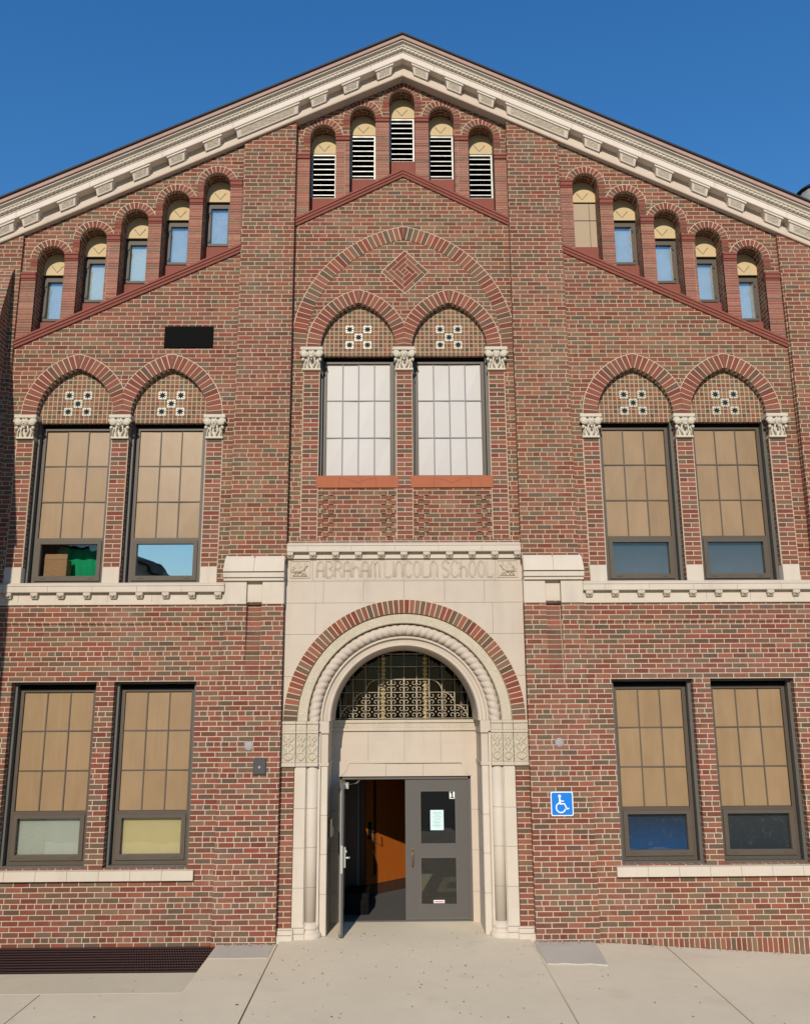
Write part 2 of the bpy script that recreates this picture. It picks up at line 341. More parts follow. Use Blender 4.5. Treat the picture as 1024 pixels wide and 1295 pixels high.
# ------------------------------------------------------------------ mesh helpers
class MB:
    def __init__(s): s.v = []; s.f = []; s.mi = []; s.cur = 0; s.sm = []; s.smooth = False
    def face(s, idx): s.f.append(idx); s.mi.append(s.cur); s.sm.append(s.smooth)
    def add(s, verts, faces):
        b = len(s.v); s.v += [tuple(p) for p in verts]
        for f in faces: s.face([i + b for i in f])
    def box(s, x0, x1, y0, y1, z0, z1):
        s.add([(x0, y0, z0), (x1, y0, z0), (x1, y1, z0), (x0, y1, z0), (x0, y0, z1), (x1, y0, z1), (x1, y1, z1), (x0, y1, z1)],
              [(0, 1, 5, 4), (1, 2, 6, 5), (2, 3, 7, 6), (3, 0, 4, 7), (4, 5, 6, 7), (3, 2, 1, 0)])
    def bbox(s, x0, x1, y0, y1, z0, z1, b=0.006):
        """box with the four front edges and top chamfered"""
        s.add([(x0, y1, z0), (x1, y1, z0), (x1, y1, z1), (x0, y1, z1),
               (x0, y0 + b, z0), (x1, y0 + b, z0), (x1, y0 + b, z1), (x0, y0 + b, z1),
               (x0 + b, y0, z0 + b), (x1 - b, y0, z0 + b), (x1 - b, y0, z1 - b), (x0 + b, y0, z1 - b)],
              [(8, 9, 10, 11), (4, 5, 9, 8), (5, 6, 10, 9), (6, 7, 11, 10), (7, 4, 8, 11), (0, 1, 5, 4), (1, 2, 6, 5), (2, 3, 7, 6), (3, 0, 4, 7), (3, 2, 1, 0)])
    def hexa(s, p):
        s.add(p, [(0, 1, 5, 4), (1, 2, 6, 5), (2, 3, 7, 6), (3, 0, 4, 7), (4, 5, 6, 7), (3, 2, 1, 0)])
    def prism(s, outer, holes, y0, y1, back=True):
        loops = [outer] + list(holes)
        pts = [p for l in loops for p in l]; n = len(pts)
        tri = tessellate_polygon([[Vector((p[0], p[1], 0)) for p in l] for l in loops])
        vs = [(p[0], y0, p[1]) for p in pts] + [(p[0], y1, p[1]) for p in pts]
        fs = [tuple(t) for t in tri]
        if back: fs += [tuple(i + n for i in reversed(t)) for t in tri]
        k = 0
        for l in loops:
            m = len(l)
            for i in range(m):
                a, b = k + i, k + (i + 1) % m
                fs.append((a, b, b + n, a + n))
            k += m
        s.add(vs, fs)
    def ribbon(s, pts, w, y0, y1, closed=False):
        """flat stroke in the facade plane"""
        n = len(pts); L = []; R_ = []
        for i in range(n):
            a = pts[i - 1] if (i > 0 or closed) else pts[i]; b = pts[(i + 1) % n] if (i < n - 1 or closed) else pts[i]
            d = Vector((b[0] - a[0], b[1] - a[1]))
            if d.length < 1e-9: d = Vector((1, 0))
            d.normalize(); q = Vector((-d.y, d.x)) * (w / 2)
            L.append((pts[i][0] + q.x, pts[i][1] + q.y)); R_.append((pts[i][0] - q.x, pts[i][1] - q.y))
        rng = n if closed else n - 1
        for i in range(rng):
            j = (i + 1) % n
            a, b, c, d = L[i], L[j], R_[j], R_[i]
            s.hexa([(a[0], y0, a[1]), (b[0], y0, b[1]), (b[0], y1, b[1]), (a[0], y1, a[1]), (d[0], y0, d[1]), (c[0], y0, c[1]), (c[0], y1, c[1]), (d[0], y1, d[1])])
    def tube(s, pts, r, n=6, closed=False):
        P = [Vector(p) for p in pts]; m = len(P); rings = []
        for i in range(m):
            a = P[i - 1] if (i > 0 or closed) else P[i]; b = P[(i + 1) % m] if (i < m - 1 or closed) else P[i]
            d = (b - a).normalized()
            ref = Vector((0, 1, 0)) if abs(d.y) < 0.9 else Vector((1, 0, 0))
            e1 = d.cross(ref).normalized(); e2 = d.cross(e1)
            rr = r[i] if hasattr(r, '__len__') else r
            rings.append([P[i] + (e1 * math.cos(2 * PI * k / n) + e2 * math.sin(2 * PI * k / n)) * rr for k in range(n)])
        vs = [v for q in rings for v in q]; fs = []
        for i in range(m if closed else m - 1):
            j = (i + 1) % m
            for k in range(n):
                l = (k + 1) % n
                fs.append((i * n + k, i * n + l, j * n + l, j * n + k))
        if not closed:
            fs.append(tuple(range(n - 1, -1, -1))); fs.append(tuple((m - 1) * n + k for k in range(n)))
        o = s.smooth; s.smooth = True; s.add(vs, fs); s.smooth = o
    def ball(s, c, rx, ry, rz, nu=10, nv=7):
        vs = []; fs = []
        for j in range(nv + 1):
            t = PI * j / nv
            for i in range(nu):
                p = 2 * PI * i / nu
                vs.append((c[0] + rx * math.sin(t) * math.cos(p), c[1] + ry * math.sin(t) * math.sin(p), c[2] + rz * math.cos(t)))
        for j in range(nv):
            for i in range(nu):
                k = (i + 1) % nu
                fs.append((j * nu + i, j * nu + k, (j + 1) * nu + k, (j + 1) * nu + i))
        o = s.smooth; s.smooth = True; s.add(vs, fs); s.smooth = o
    def lathe(s, cx, cy, prof, n=24):
        vs = []; fs = []
        for (r, z) in prof:
            for i in range(n):
                a = 2 * PI * i / n; vs.append((cx + r * math.cos(a), cy + r * math.sin(a), z))
        for j in range(len(prof) - 1):
            for i in range(n):
                k = (i + 1) % n
                fs.append((j * n + i, j * n + k, (j + 1) * n + k, (j + 1) * n + i))
        fs.append(tuple(range(n))); fs.append(tuple((len(prof) - 1) * n + i for i in range(n)))
        o = s.smooth; s.smooth = True; s.add(vs, fs); s.smooth = o
    def sweep(s, prof, path):
        """profile of (y, dz) carried along a path of (x, z), sheared so that it stays plumb"""
        n = len(prof); vs = []; fs = []
        for (x, z) in path:
            for (y, dz) in prof: vs.append((x, y, z + dz))
        for i in range(len(path) - 1):
            for k in range(n):
                l = (k + 1) % n
                fs.append((i * n + k, i * n + l, (i + 1) * n + l, (i + 1) * n + k))
        fs.append(tuple(range(n))); fs.append(tuple((len(path) - 1) * n + k for k in range(n)))
        s.add(vs, fs)
    def archsweep(s, cx, cz, prof, n=64, a0=0.0, a1=PI):
        """profile of (y, radius) carried round an arch"""
        m = len(prof); vs = []; fs = []
        for i in range(n + 1):
            a = a0 + (a1 - a0) * i / n
            for (y, r) in prof: vs.append((cx + r * math.cos(a), y, cz + r * math.sin(a)))
        for i in range(n):
            for k in range(m):
                l = (k + 1) % m
                fs.append((i * m + k, i * m + l, (i + 1) * m + l, (i + 1) * m + k))
        fs.append(tuple(range(m))); fs.append(tuple(n * m + k for k in range(m)))
        s.add(vs, fs)
    def voussoirs(s, cx, cz, R0, R1, a0, a1, n, y0, y1, clampx=None, gap=0.013, mi=(0, 1), clampr=None):
        def cl(x):
            if clampx:
                x = max(clampx[0], min(clampx[1], x))
            return x
        for i in range(n):
            t0 = a0 + (a1 - a0) * i / n; t1 = a0 + (a1 - a0) * (i + 1) / n
            s.cur = mi[1]
            def ring(ta, tb, ra, rb, ya, yb):
                q = []
                for yy in (ya, yb):
                    for (r, t) in ((ra, ta), (rb, ta), (rb, tb), (ra, tb)):
                        q.append((cl(cx + r * math.cos(t)), yy, cz + r * math.sin(t)))
                return q
            q = ring(t0, t1, R0, R1, y0 + 0.004, y1)
            s.hexa(q)
            s.cur = mi[0]
            rm = (R0 + R1) / 2; g = gap / rm / 2 * (1 if t1 > t0 else -1)
            e = 0.004
            if R1 - R0 > 0.05: q = ring(t0 + g, t1 - g, R0 + e * 0.3, R1 - 0.011, y0, y1 - 0.01)
            else: q = ring(t0 + g, t1 - g, R0, R1, y0, y1 - 0.01)
            s.hexa(q)
        s.cur = 0
    def build(s, name, mats, parent=None, recalc=True, loc=None):
        me = bpy.data.meshes.new(name)
        ox, oy, oz = loc or (0, 0, 0)
        me.from_pydata([(v[0] - ox, v[1] - oy, v[2] - oz) for v in s.v], [], s.f)
        for m in (mats if isinstance(mats, (list, tuple)) else [mats]):
            me.materials.append(M[m])
        me.polygons.foreach_set('material_index', s.mi)
        me.polygons.foreach_set('use_smooth', s.sm)
        if recalc:
            bm = bmesh.new(); bm.from_mesh(me)
            bmesh.ops.recalc_face_normals(bm, faces=bm.faces); bm.to_mesh(me); bm.free()
        me.update()
        o = bpy.data.objects.new(name, me); COL.objects.link(o)
        if parent: o.parent = parent
        if loc: o.location = loc
        return o

def thing(name, label, cat, loc=(0, 0, 0), group=None):
    o = bpy.data.objects.new(name, None); COL.objects.link(o); o.location = loc
    o.empty_display_size = 0.3
    o['label'] = label; o['category'] = cat
    if group: o['group'] = group
    return o
def tag(o, label, cat, group=None):
    o['label'] = label; o['category'] = cat
    if group: o['group'] = group
    return o
def struct(o): o['kind'] = 'structure'; return o
def arc(cx, cz, r, a0, a1, n): return [(cx + r * math.cos(a0 + (a1 - a0) * i / n), cz + r * math.sin(a0 + (a1 - a0) * i / n)) for i in range(n + 1)]
def pointed(cx, cz, a, c, n=14):
    """outline of a two-centred arch, left spring to right spring"""
    R = a + c; t = math.acos(-c / R)
    l = arc(cx + c, cz, R, PI, t, n); r = [(2 * cx - x, z) for (x, z) in reversed(l[:-1])]
    return l + r

# ------------------------------------------------------------------ ground
def gz(x):
    if x < 2.3: return -0.03
    if x < 6.5: return -0.03 - 0.062 * (x - 2.3)
    return -0.03 - 0.062 * 4.2
b = MB(); b.add([(-400, -400, -0.40), (400, -400, -0.40), (400, 400, -0.40), (-400, 400, -0.40)], [(0, 1, 2, 3)])
struct(b.build('ground', 'asph'))
def slab(mb, x0, x1, y0, y1, dz=0.0, g=0.008, e=0.010, gy0=None, gy1=None, gx1=None):
    x0 += g; x1 -= g if gx1 is None else gx1; y0 += g if gy0 is None else gy0; y1 -= g if gy1 is None else gy1
    nx = max(1, int((x1 - x0) / 0.5)); xs = [x0, x0 + e] + [x0 + e + (x1 - x0 - 2 * e) * i / nx for i in range(1, nx)] + [x1 - e, x1]
    for i in range(len(xs) - 1):
        a, c = xs[i], xs[i + 1]
        za = gz(a) + dz - (e if i == 0 else 0); zc = gz(c) + dz - (e if i == len(xs) - 2 else 0)
        mb.add([(a, y0, za - e), (c, y0, zc - e), (c, y0 + e, zc), (a, y0 + e, za), (a, y1 - e, za), (c, y1 - e, zc), (c, y1, zc - e), (a, y1, za - e),
                (a, y0, -0.4), (c, y0, -0.4), (a, y1, -0.4), (c, y1, -0.4)],
               [(0, 1, 2, 3), (3, 2, 5, 4), (4, 5, 6, 7), (8, 9, 1, 0), (7, 6, 11, 10)])
    mb.add([(x0, y0, gz(x0) + dz - e), (x0, y1, gz(x0) + dz - e), (x0, y1, -0.4), (x0, y0, -0.4)], [(0, 1, 2, 3)])
    mb.add([(x1, y0, gz(x1) + dz - e), (x1, y1, gz(x1) + dz - e), (x1, y1, -0.4), (x1, y0, -0.4)], [(0, 1, 2, 3)])
b = MB()
x0, x1 = -1.640, 1.612; e = 0.008   # entrance slab, level at the doors and falling to the pavement
L = [(1.1, 0.0), (-0.5, -0.002), (-4.582, -0.030), (-4.592, -0.038), (-4.592, -0.4)]
for (ya, za), (yb, zb) in zip(L, L[1:]):
    b.add([(x0 + e, ya, za), (x1 - e, ya, za), (x1 - e, yb, zb), (x0 + e, yb, zb)], [(0, 1, 2, 3)])
    for (xa, xb) in ((x0 + e, x0), (x1 - e, x1)):
        b.add([(xa, ya, za), (xa, yb, zb), (xb, yb, zb - e), (xb, ya, za - e), (xb, yb, -0.4), (xb, ya, -0.4)], [(0, 1, 2, 3), (3, 2, 4, 5)])
def flat(mb, P, z=-0.03):
    n = len(P); mb.add([(x, y, z) for x, y in P] + [(x, y, -0.4) for x, y in P], [tuple(range(n))] + [(i, (i + 1) % n, (i + 1) % n + n, i + n) for i in range(n)])
flat(b, [(-3.924, -4.594), (-1.662, -4.594), (-1.662, 0.15), (-2.434, 0.15), (-2.434, -1.95), (-3.924, -1.95)])
slab(b, 1.62, 3.37, -4.6, 0.15); slab(b, 3.37, 6.2, -4.6, 0.15); slab(b, 6.2, 9.2, -4.6, 0.15)
flat(b, [(-6.194, -4.594), (-3.936, -4.594), (-3.936, -1.95), (-6.194, -1.95)]); flat(b, [(-9.2, -4.594), (-6.206, -4.594), (-6.206, -1.95), (-9.2, -1.95)])
for i in range(-5, 6): slab(b, i * 3.1 - 1.5, i * 3.1 + 1.6, -8.4, -4.6)
for i in range(1, 6): slab(b, 9.2 + 3 * (i - 1), 9.2 + 3 * i, -4.6, 0.15); slab(b, -9.2 - 3 * i, -9.2 - 3 * (i - 1), -4.6, 0.15)
struct(b.build('sidewalk', 'conc'))
b = MB(); flat(b, [(-9.2, -1.95), (-2.4345, -1.95), (-2.4345, -1.225), (-9.2, -1.225)], -0.028)
struct(b.build('grate_curb', 'conc3'))
b = MB()
def patch(mb, pts, h):
    mb.add([(x, y, gz(x) + h) for x, y in pts] + [(x, y, gz(x) - 0.02) for x, y in pts],
           [tuple(range(len(pts)))] + [(i, (i + 1) % len(pts), (i + 1) % len(pts) + len(pts), i + len(pts)) for i in range(len(pts))])
rr = random.Random(3)
patch(b, [(1.66, 0.1), (1.645, -0.5), (1.66, -1.02), (1.75, -1.05), (1.85, -1.02), (1.95, -1.05), (2.05, -1.07), (2.15, -1.04), (2.25, -1.08), (2.36, -1.09), (2.40, -0.6), (2.45, 0.1)], 0.013)
patch(b, [(-2.42, 0.1), (-2.42, -0.66), (-2.1, -0.67), (-1.70, -0.65), (-1.69, 0.1)], 0.006)
struct(b.build('concrete_patch', 'conc2'))
# leaf flakes scattered over the pavement
b = MB(); rr = random.Random(11)
for i in range(150):
    x = rr.uniform(-1.55, 1.6) if i < 105 else rr.uniform(-4, 4.4); y = rr.uniform(-3.6, 0.7) if i < 105 else rr.uniform(-3.6, -1.3)
    if abs(x) > 0.98 and y > -0.2: continue
    z = gz(x) + (0.032 + min(0, y + 0.5) * 0.0069 if -1.64 < x < 1.6 else 0.006); a = rr.uniform(0, PI); l = rr.uniform(0.006, 0.017) * (1.5 if rr.random() < 0.12 else 1); w = l * rr.uniform(0.4, 0.8)
    ca, sa = math.cos(a), math.sin(a)
    q = [(l, 0, 0.001), (0.2 * l, w, 0.006), (-l, 0.2 * w, 0.001), (-0.1 * l, -w, 0.005)]
    b.add([(x + p[0] * ca - p[1] * sa, y + p[0] * sa + p[1] * ca, z + p[2]) for p in q], [(0, 1, 2, 3)])
for i in range(170):
    x = rr.uniform(2.5, 6.0) if i < 100 else rr.uniform(-2.4, -1.7) if i < 130 else rr.uniform(1.7, 2.5); y = (-0.012 if abs(x) > 2.5 else -0.05) - abs(rr.gauss(0, 0.05))
    z = gz(x) + (0.016 if 1.66 < x < 2.45 else 0.008); a = rr.uniform(0, PI); l = rr.uniform(0.006, 0.016); w = l * rr.uniform(0.4, 0.9); ca, sa = math.cos(a), math.sin(a)
    q = [(l, 0, 0.001), (0.2 * l, w, 0.008), (-l, 0.2 * w, 0.001), (-0.1 * l, -w, 0.006)]
    b.add([(x + p[0] * ca - p[1] * sa, y + p[0] * sa + p[1] * ca, z + p[2]) for p in q], [(0, 1, 2, 3)])
o = b.build('leaf_litter', 'litter'); o['kind'] = 'stuff'; o['label'] = 'dark leaf flakes scattered over the concrete before the entrance'; o['category'] = 'leaf litter'

# ------------------------------------------------------------------ building
B = thing('school_building', 'red brick school with stepped gable windows, pointed arches and round stone entrance arch', 'school building')
XC = 0.02
def zc(x): return 12.87 - 0.481 * abs(x - XC)
def zstr(x): return 9.88 - 0.475 * (abs(x) - 2.49)          # wing string course
def zstc(x): return 11.24 - 0.515 * abs(x - XC)             # central string course
WX = [2.885 + 0.62 * i for i in range(5)]; WZ = [11.17 - 0.318 * i for i in range(5)]
CX = [XC - 0.01 + 0.63 * i for i in (-2, -1, 0, 1, 2)]; CZ = [12.09, 12.43, 12.75, 12.43, 12.09]
HW = 0.208
def small_hole(x, zt, zf, hw=HW):
    zs = zt - hw
    return [(x - hw, zf(x - hw)), (x + hw, zf(x + hw))] + arc(x, zs, hw, 0, PI, 14)
UX = (3.44, 4.82); UHW = 0.565
LW = [(2.86, 3.98), (4.22, 5.38)]

for sg in (-1, 1):
    holes = []
    for (a, c) in LW:
        x0, x1 = sorted((a * sg, c * sg)); holes.append([(x0, 0.90), (x1, 0.90), (x1, 3.31), (x0, 3.31)])
    for u in UX:
        cx = u * sg; holes.append([(cx + UHW, 4.62), (cx - UHW, 4.62)] + pointed(cx, 7.15, UHW, 0.205))
    for x, zt in zip(WX, WZ): holes.append(small_hole(x * sg, zt, zstr))
    xa, xb = sorted((2.40 * sg, 9.0 * sg))
    outer = [(xa, -0.4), (xb, -0.4), (xb, zc(xb) + 0.1), (xa, zc(xa) + 0.1)]
    b = MB(); b.prism(outer, holes, 0.0, 0.45); b.build('wing_wall', 'brick' if sg < 0 else 'brick2', B)
    # proud corner strip beyond the window bay
    b = MB()
    xa, xb = sorted((5.80 * sg, 9.2 * sg))
    b.prism([(xa, 4.60), (xb, 4.60), (xb, zc(xb) + 0.05), (xa, zc(xa) + 0.05)], [], -0.05, 0.01)
    if sg > 0:
        b.hexa([(5.79, -0.15, 4.60), (9.2, -0.15, 4.60), (9.2, -0.04, 4.60), (5.79, -0.04, 4.60), (5.83, -0.06, 9.55), (9.2, -0.06, 9.55), (9.2, -0.04, 9.55), (5.83, -0.04, 9.55)])
    b.build('corner_pier', 'brick3', B)
    # header band below the belt and a soldier course at the pavement
    b = MB(); xa, xb = sorted((2.5 * sg, 9.0 * sg)); b.box(xa, xb, -0.012, 0.01, 4.10, 4.37); b.build('brick_band', 'brick3', B)
b = MB(); b.box(2.5, 9.0, -0.012, 0.01, -0.4, 0.0); b.build('soldier_course', 'soldier', B, loc=(0, 0, -0.21))

# projecting side wing at the far left (casts the slanting shade)
b = MB()
prof = [(0.0, 9.42), (-0.10, 9.28), (-0.42, 8.2), (-2.6, 6.6), (-2.6, -0.4), (0.0, -0.4)]
n = len(prof); vs = [(x, y, z) for x in (-9.0, -5.90) for (y, z) in prof]
b.add(vs, [tuple(range(n)), tuple(range(n, 2 * n))] + [(i, (i + 1) % n, (i + 1) % n + n, i + n) for i in range(n)])
sw = b.build('side_wing', 'brick3', B)
b = MB(); cp = [(-0.02, 9.45), (-0.12, 9.31), (-0.44, 8.23), (-2.66, 6.62)]
for i in range(3):
    (ya, za), (yb, zb) = cp[i], cp[i + 1]
    b.hexa([(-9, ya, za), (-5.88, ya, za), (-5.88, yb, zb), (-9, yb, zb), (-9, ya - 0.02, za + 0.06), (-5.88, ya - 0.02, za + 0.06), (-5.88, yb - 0.02, zb + 0.06), (-9, yb - 0.02, zb + 0.06)])
b.build('coping', 'brick3', sw)

# piers
for sg in (-1, 1):
    b = MB()
    def X(a, c): return sorted((a * sg, c * sg))
    x0, x1 = X(1.685, 2.51)
    y0 = -0.04
    gx0, gx1 = X(1.99, 2.20)
    b.prism([(x0, -0.4), (x1, -0.4), (x1, 4.40), (x0, 4.40)], [[(gx0, 3.32), (gx1, 3.32), (gx1, 4.38), (gx0, 4.38)]], y0, 0.3)
    x0, x1 = X(1.665, 2.475)
    b.prism([(x0, 4.95), (x1, 4.95), (x1, zc(x1) + 0.1), (x0, zc(x0) + 0.1)], [], y0, 0.3)
    p = b.build('pier', 'brick3' if sg < 0 else 'brick', B)
    b = MB(); b.add([(gx0, y0 + 0.002, 3.32), (gx1, y0 + 0.002, 3.32), (gx1, y0 + 0.085, 4.40), (gx0, y0 + 0.085, 4.40), (gx0, 0.12, 3.32), (gx1, 0.12, 3.32), (gx1, 0.12, 4.40), (gx0, 0.12, 4.40)],
                    [(0, 1, 2, 3), (4, 5, 6, 7), (0, 1, 5, 4), (1, 2, 6, 5), (2, 3, 7, 6), (3, 0, 4, 7)])
    b.build('stacked_brick_strip', 'stack', p, loc=(gx0, 0, 0))
    b = MB()
    xi, xo = 1.68, 2.53
    def X2(a, c): return sorted((a * sg, c * sg))
    for (a, c) in ((xi, 2.10), (2.104, xo)):
        x0, x1 = X2(a, c); e0 = 0.05 if sg < 0 and c == xo or sg > 0 and a < 0 else 0
        lo = x0 + (0.014 if (sg < 0 and c == xo) or (sg > 0 and a == xi) * 0 else 0); hi = x1 - (0.014 if (sg > 0 and c == xo) else 0)
        b.hexa([(x0, -0.135, 4.815), (x1, -0.135, 4.815), (x1, 0.1, 4.815), (x0, 0.1, 4.815), (lo, -0.075, 5.0), (hi, -0.075, 5.0), (hi, 0.1, 5.0), (lo, 0.1, 5.0)])
        b.hexa([(lo, -0.075, 5.0), (hi, -0.075, 5.0), (hi, 0.1, 5.0), (lo, 0.1, 5.0), (lo + 0.01, -0.035, 5.05), (hi - 0.01, -0.035, 5.05), (hi - 0.01, 0.1, 5.05), (lo + 0.01, 0.1, 5.05)])
    x0, x1 = X2(xi, xo); b.box(x0, x1, -0.115, 0.1, 4.735, 4.80)
    b.box(x0 + 0.006, x1 - 0.006, -0.09, 0.1, 4.69, 4.82)
    b.build('pier_cap', 'lime2', B)
    b = MB()
    for (a, c, dy) in ((1.68, 1.985, 0), (1.99, 2.20, 0.05), (2.205, 2.515, 0)):
        x0, x1 = X2(a, c); b.bbox(x0, x1, -0.055 + dy, 0.1, 4.365, 4.70, 0.004)
    b.build('pier_block', 'lime2', B)

# central bay
CY = 0.08
b = MB()
holes = [small_hole(x, z, zstc, 0.205) for x, z in zip(CX, CZ)]
CU = (XC - 0.69, XC + 0.69); CHW = 0.58; CAW, CAC = 0.572, 0.205
for cx in CU: holes.append([(cx + CHW, 6.06), (cx - CHW, 6.06)] + pointed(cx, 8.24, CAW, CAC))
b.prism([(-1.75, 5.05), (1.75, 5.05), (1.75, zc(1.75) + 0.1), (XC, zc(XC) + 0.1), (-1.75, zc(-1.75) + 0.1)], holes, CY, CY + 0.45)
cw = b.build('central_wall', 'brick2', B)
# proud panels of checkered brick under the central windows
for cx in CU:
    for side in (-1, 1):
        b = MB(); xo = cx + side * 0.455
        b.box(xo - 0.115, xo + 0.115, CY - 0.002, CY + 0.02, 5.33, 6.03)
        for r in range(10):
            z = 5.34 + r * 0.0677
            for k in (-1, 0, 1):
                if (r + k) % 2 == 0:
                    xx = xo + k * 0.075
                    b.bbox(xx - 0.034, xx + 0.034, CY - 0.024, CY + 0.02, z + 0.007, z + 0.061, 0.003)
        b.build('checker_brickwork', 'brick', B)

# pointed arches, tympana, capitals
def pointed_arch(cx, cz, ai, c, thick, y, clamp, n=15, mats=('vous', 'mortar'), name='pointed_arch'):
    b = MB(); Ri = ai + c; Ro = Ri + thick
    t = math.acos(-c / Ro)
    b.voussoirs(cx + c, cz, Ri, Ro, PI, t, n, y - 0.006, y + 0.10, (clamp[0], cx - 0.002))
    b.voussoirs(cx - c, cz, Ri, Ro, 0, PI - t, n, y - 0.006, y + 0.10, (cx + 0.002, clamp[1]))
    return b.build(name, list(mats), B)
def star_tile(par, x, y, z, s=0.064):
    b = MB(); b.bbox(x - s, x + s, y - 0.008, y + 0.02, z - s, z + s, 0.004)
    b.cur = 1
    pts = []
    for k in range(16):
        r = s * 0.94 if k % 2 == 0 else s * 0.46
        pts.append((x + r * math.sin(2 * PI * k / 16), z + r * math.cos(2 * PI * k / 16)))
    b.prism(pts, [], y - 0.011, y)
    b.build('star_tile', ['tilew', 'tileb'], par)
M['tilew'] = plain_mat('tile_white', (0.49, 0.44, 0.33), 0.4, var=0.08)
M['tileb'] = plain_mat('tile_dark', (0.018, 0.026, 0.036), 0.85, spec=0.08)
def tympanum(cx, cz, a, c, y, zb):
    b = MB(); b.prism([(cx + a - 0.002, zb), (cx - a + 0.002, zb)] + pointed(cx, cz, a - 0.002, c), [], y, y + 0.18)
    t = b.build('tympanum', 'tile', B, loc=(cx - 0.0677 / 2, 0, zb - 0.003))
    for dx, dz in ((-0.136, 0.49), (0.136, 0.49), (0.0, 0.36), (-0.136, 0.235), (0.136, 0.235)):
        star_tile(t, cx + dx - (cx - 0.0677 / 2), y, zb + dz - 0.06 - (zb - 0.003))
def capital(x, y, z, w=0.24, lion=False):
    b = MB(); h = 0.345
    b.hexa([(x - w / 2, y - 0.03, z), (x + w / 2, y - 0.03, z), (x + w / 2, y + 0.13, z), (x - w / 2, y + 0.13, z),
            (x - w / 2 + 0.004, y - 0.045, z + h - 0.06), (x + w / 2 - 0.004, y - 0.045, z + h - 0.06), (x + w / 2 - 0.004, y + 0.13, z + h - 0.06), (x - w / 2 + 0.004, y + 0.13, z + h - 0.06)])
    b.bbox(x - w / 2 - 0.045, x + w / 2 + 0.045, y - 0.09, y + 0.14, z + h - 0.055, z + h, 0.010)
    b.bbox(x - w / 2 - 0.012, x + w / 2 + 0.012, y - 0.045, y + 0.13, z - 0.012, z + 0.02, 0.006)
    for sg in (-1, 1):
        cx = x + sg * (w / 2 - 0.01); cz = z + h - 0.115
        pts = [(cx + sg * 0.058 * (1 - k / 22) * math.cos(0.6 * k), y - 0.075, cz + 0.058 * (1 - k / 22) * math.sin(0.6 * k)) for k in range(19)]
        b.tube(pts, 0.015, 6)
        b.ball((cx, y - 0.07, cz), 0.05, 0.03, 0.05)
        b.ball((cx + sg * 0.012, y - 0.062, cz - 0.085), 0.026, 0.03, 0.028)
        b.tube([(x + sg * 0.03, y - 0.05, z + 0.03), (x + sg * 0.055, y - 0.06, z + 0.10), (x + sg * 0.04, y - 0.07, z + 0.18)], 0.013, 6)
        b.tube([(x + sg * 0.095, y - 0.04, z + 0.025), (x + sg * 0.10, y - 0.055, z + 0.09), (x + sg * 0.075, y - 0.06, z + 0.14)], 0.010, 6)
    b.ball((x, y - 0.075, z + h - 0.13), 0.047, 0.042, 0.062, 12, 8)
    b.ball((x, y - 0.12, z + h - 0.14), 0.011, 0.014, 0.018, 8, 6)
    for sg in (-1, 1):
        b.ball((x + sg * 0.017, y - 0.113, z + h - 0.118), 0.008, 0.008, 0.006, 6, 5)
        b.tube([(x + sg * 0.01, y - 0.09, z + h - 0.07), (x + sg * 0.05, y - 0.085, z + h - 0.10), (x + sg * 0.062, y - 0.07, z + h - 0.17)], 0.016, 6)
    if lion:
        b.ball((x, y - 0.115, z + h - 0.175), 0.030, 0.035, 0.024, 8, 6)
    b.ball((x, y - 0.10, z + h - 0.205), 0.020, 0.022, 0.020, 8, 6)
    b.build('capital', 'cap', B)

def pilaster(x0, x1, y, z0, z1, proud=0.012):
    b = MB(); b.box(x0, x1, y - proud, y + 0.02, z0, z1); b.build('brick_pilaster', 'pil', B, loc=(x0 - (0.236 - (x1 - x0)) / 2, 0, z0))
    b = MB(); w = 0.009
    b.box(x0 - w, x0, y - proud * 0.4, y + 0.02, z0, z1); b.box(x1, x1 + w, y - proud * 0.4, y + 0.02, z0, z1)
    b.build('pilaster_joint', 'mortar', B)

for sg in (-1, 1):
    for i, u in enumerate(UX):
        cx = u * sg; mid = 4.13 * sg
        lo, hi = (-9, 9)
        if (cx < mid): hi = mid - 0.002
        else: lo = mid + 0.002
        pointed_arch(cx, 7.15, UHW, 0.205, 0.225, 0.0, (lo, hi), 15)
        tympanum(cx, 7.15, UHW, 0.205, 0.10, 7.07)
    for k, (a, c) in enumerate(((2.64, 2.872), (4.014, 4.246), (5.388, 5.62))):
        x0, x1 = sorted((a * sg, c * sg))
        pilaster(x0, x1, 0.0, 4.90, 6.80)
        capital((x0 + x1) / 2, 0.0, 6.80, 0.232, lion=(k == 1))
        b = MB(); b.bbox(x0 - 0.004, x1 + 0.004, -0.02, 0.30, 4.65, 4.90, 0.004); b.build('pilaster_base', 'lime2', B)
for cx in CU:
    lo, hi = (-9, XC + 0.003) if cx < 0 else (XC + 0.007, 9)
    pointed_arch(cx, 8.24, CAW, CAC, 0.215, CY, (lo, hi), 15)
    tympanum(cx, 8.24, CAW, CAC, CY + 0.10, 8.16)
for k, (a, c) in enumerate(((-1.490, -1.240), (-0.105, 0.145), (1.280, 1.530))):
    pilaster(a + 0.01, c - 0.01, CY, 5.30, 7.90); capital((a + c) / 2, CY, 7.89, 0.25, lion=(k != 1))
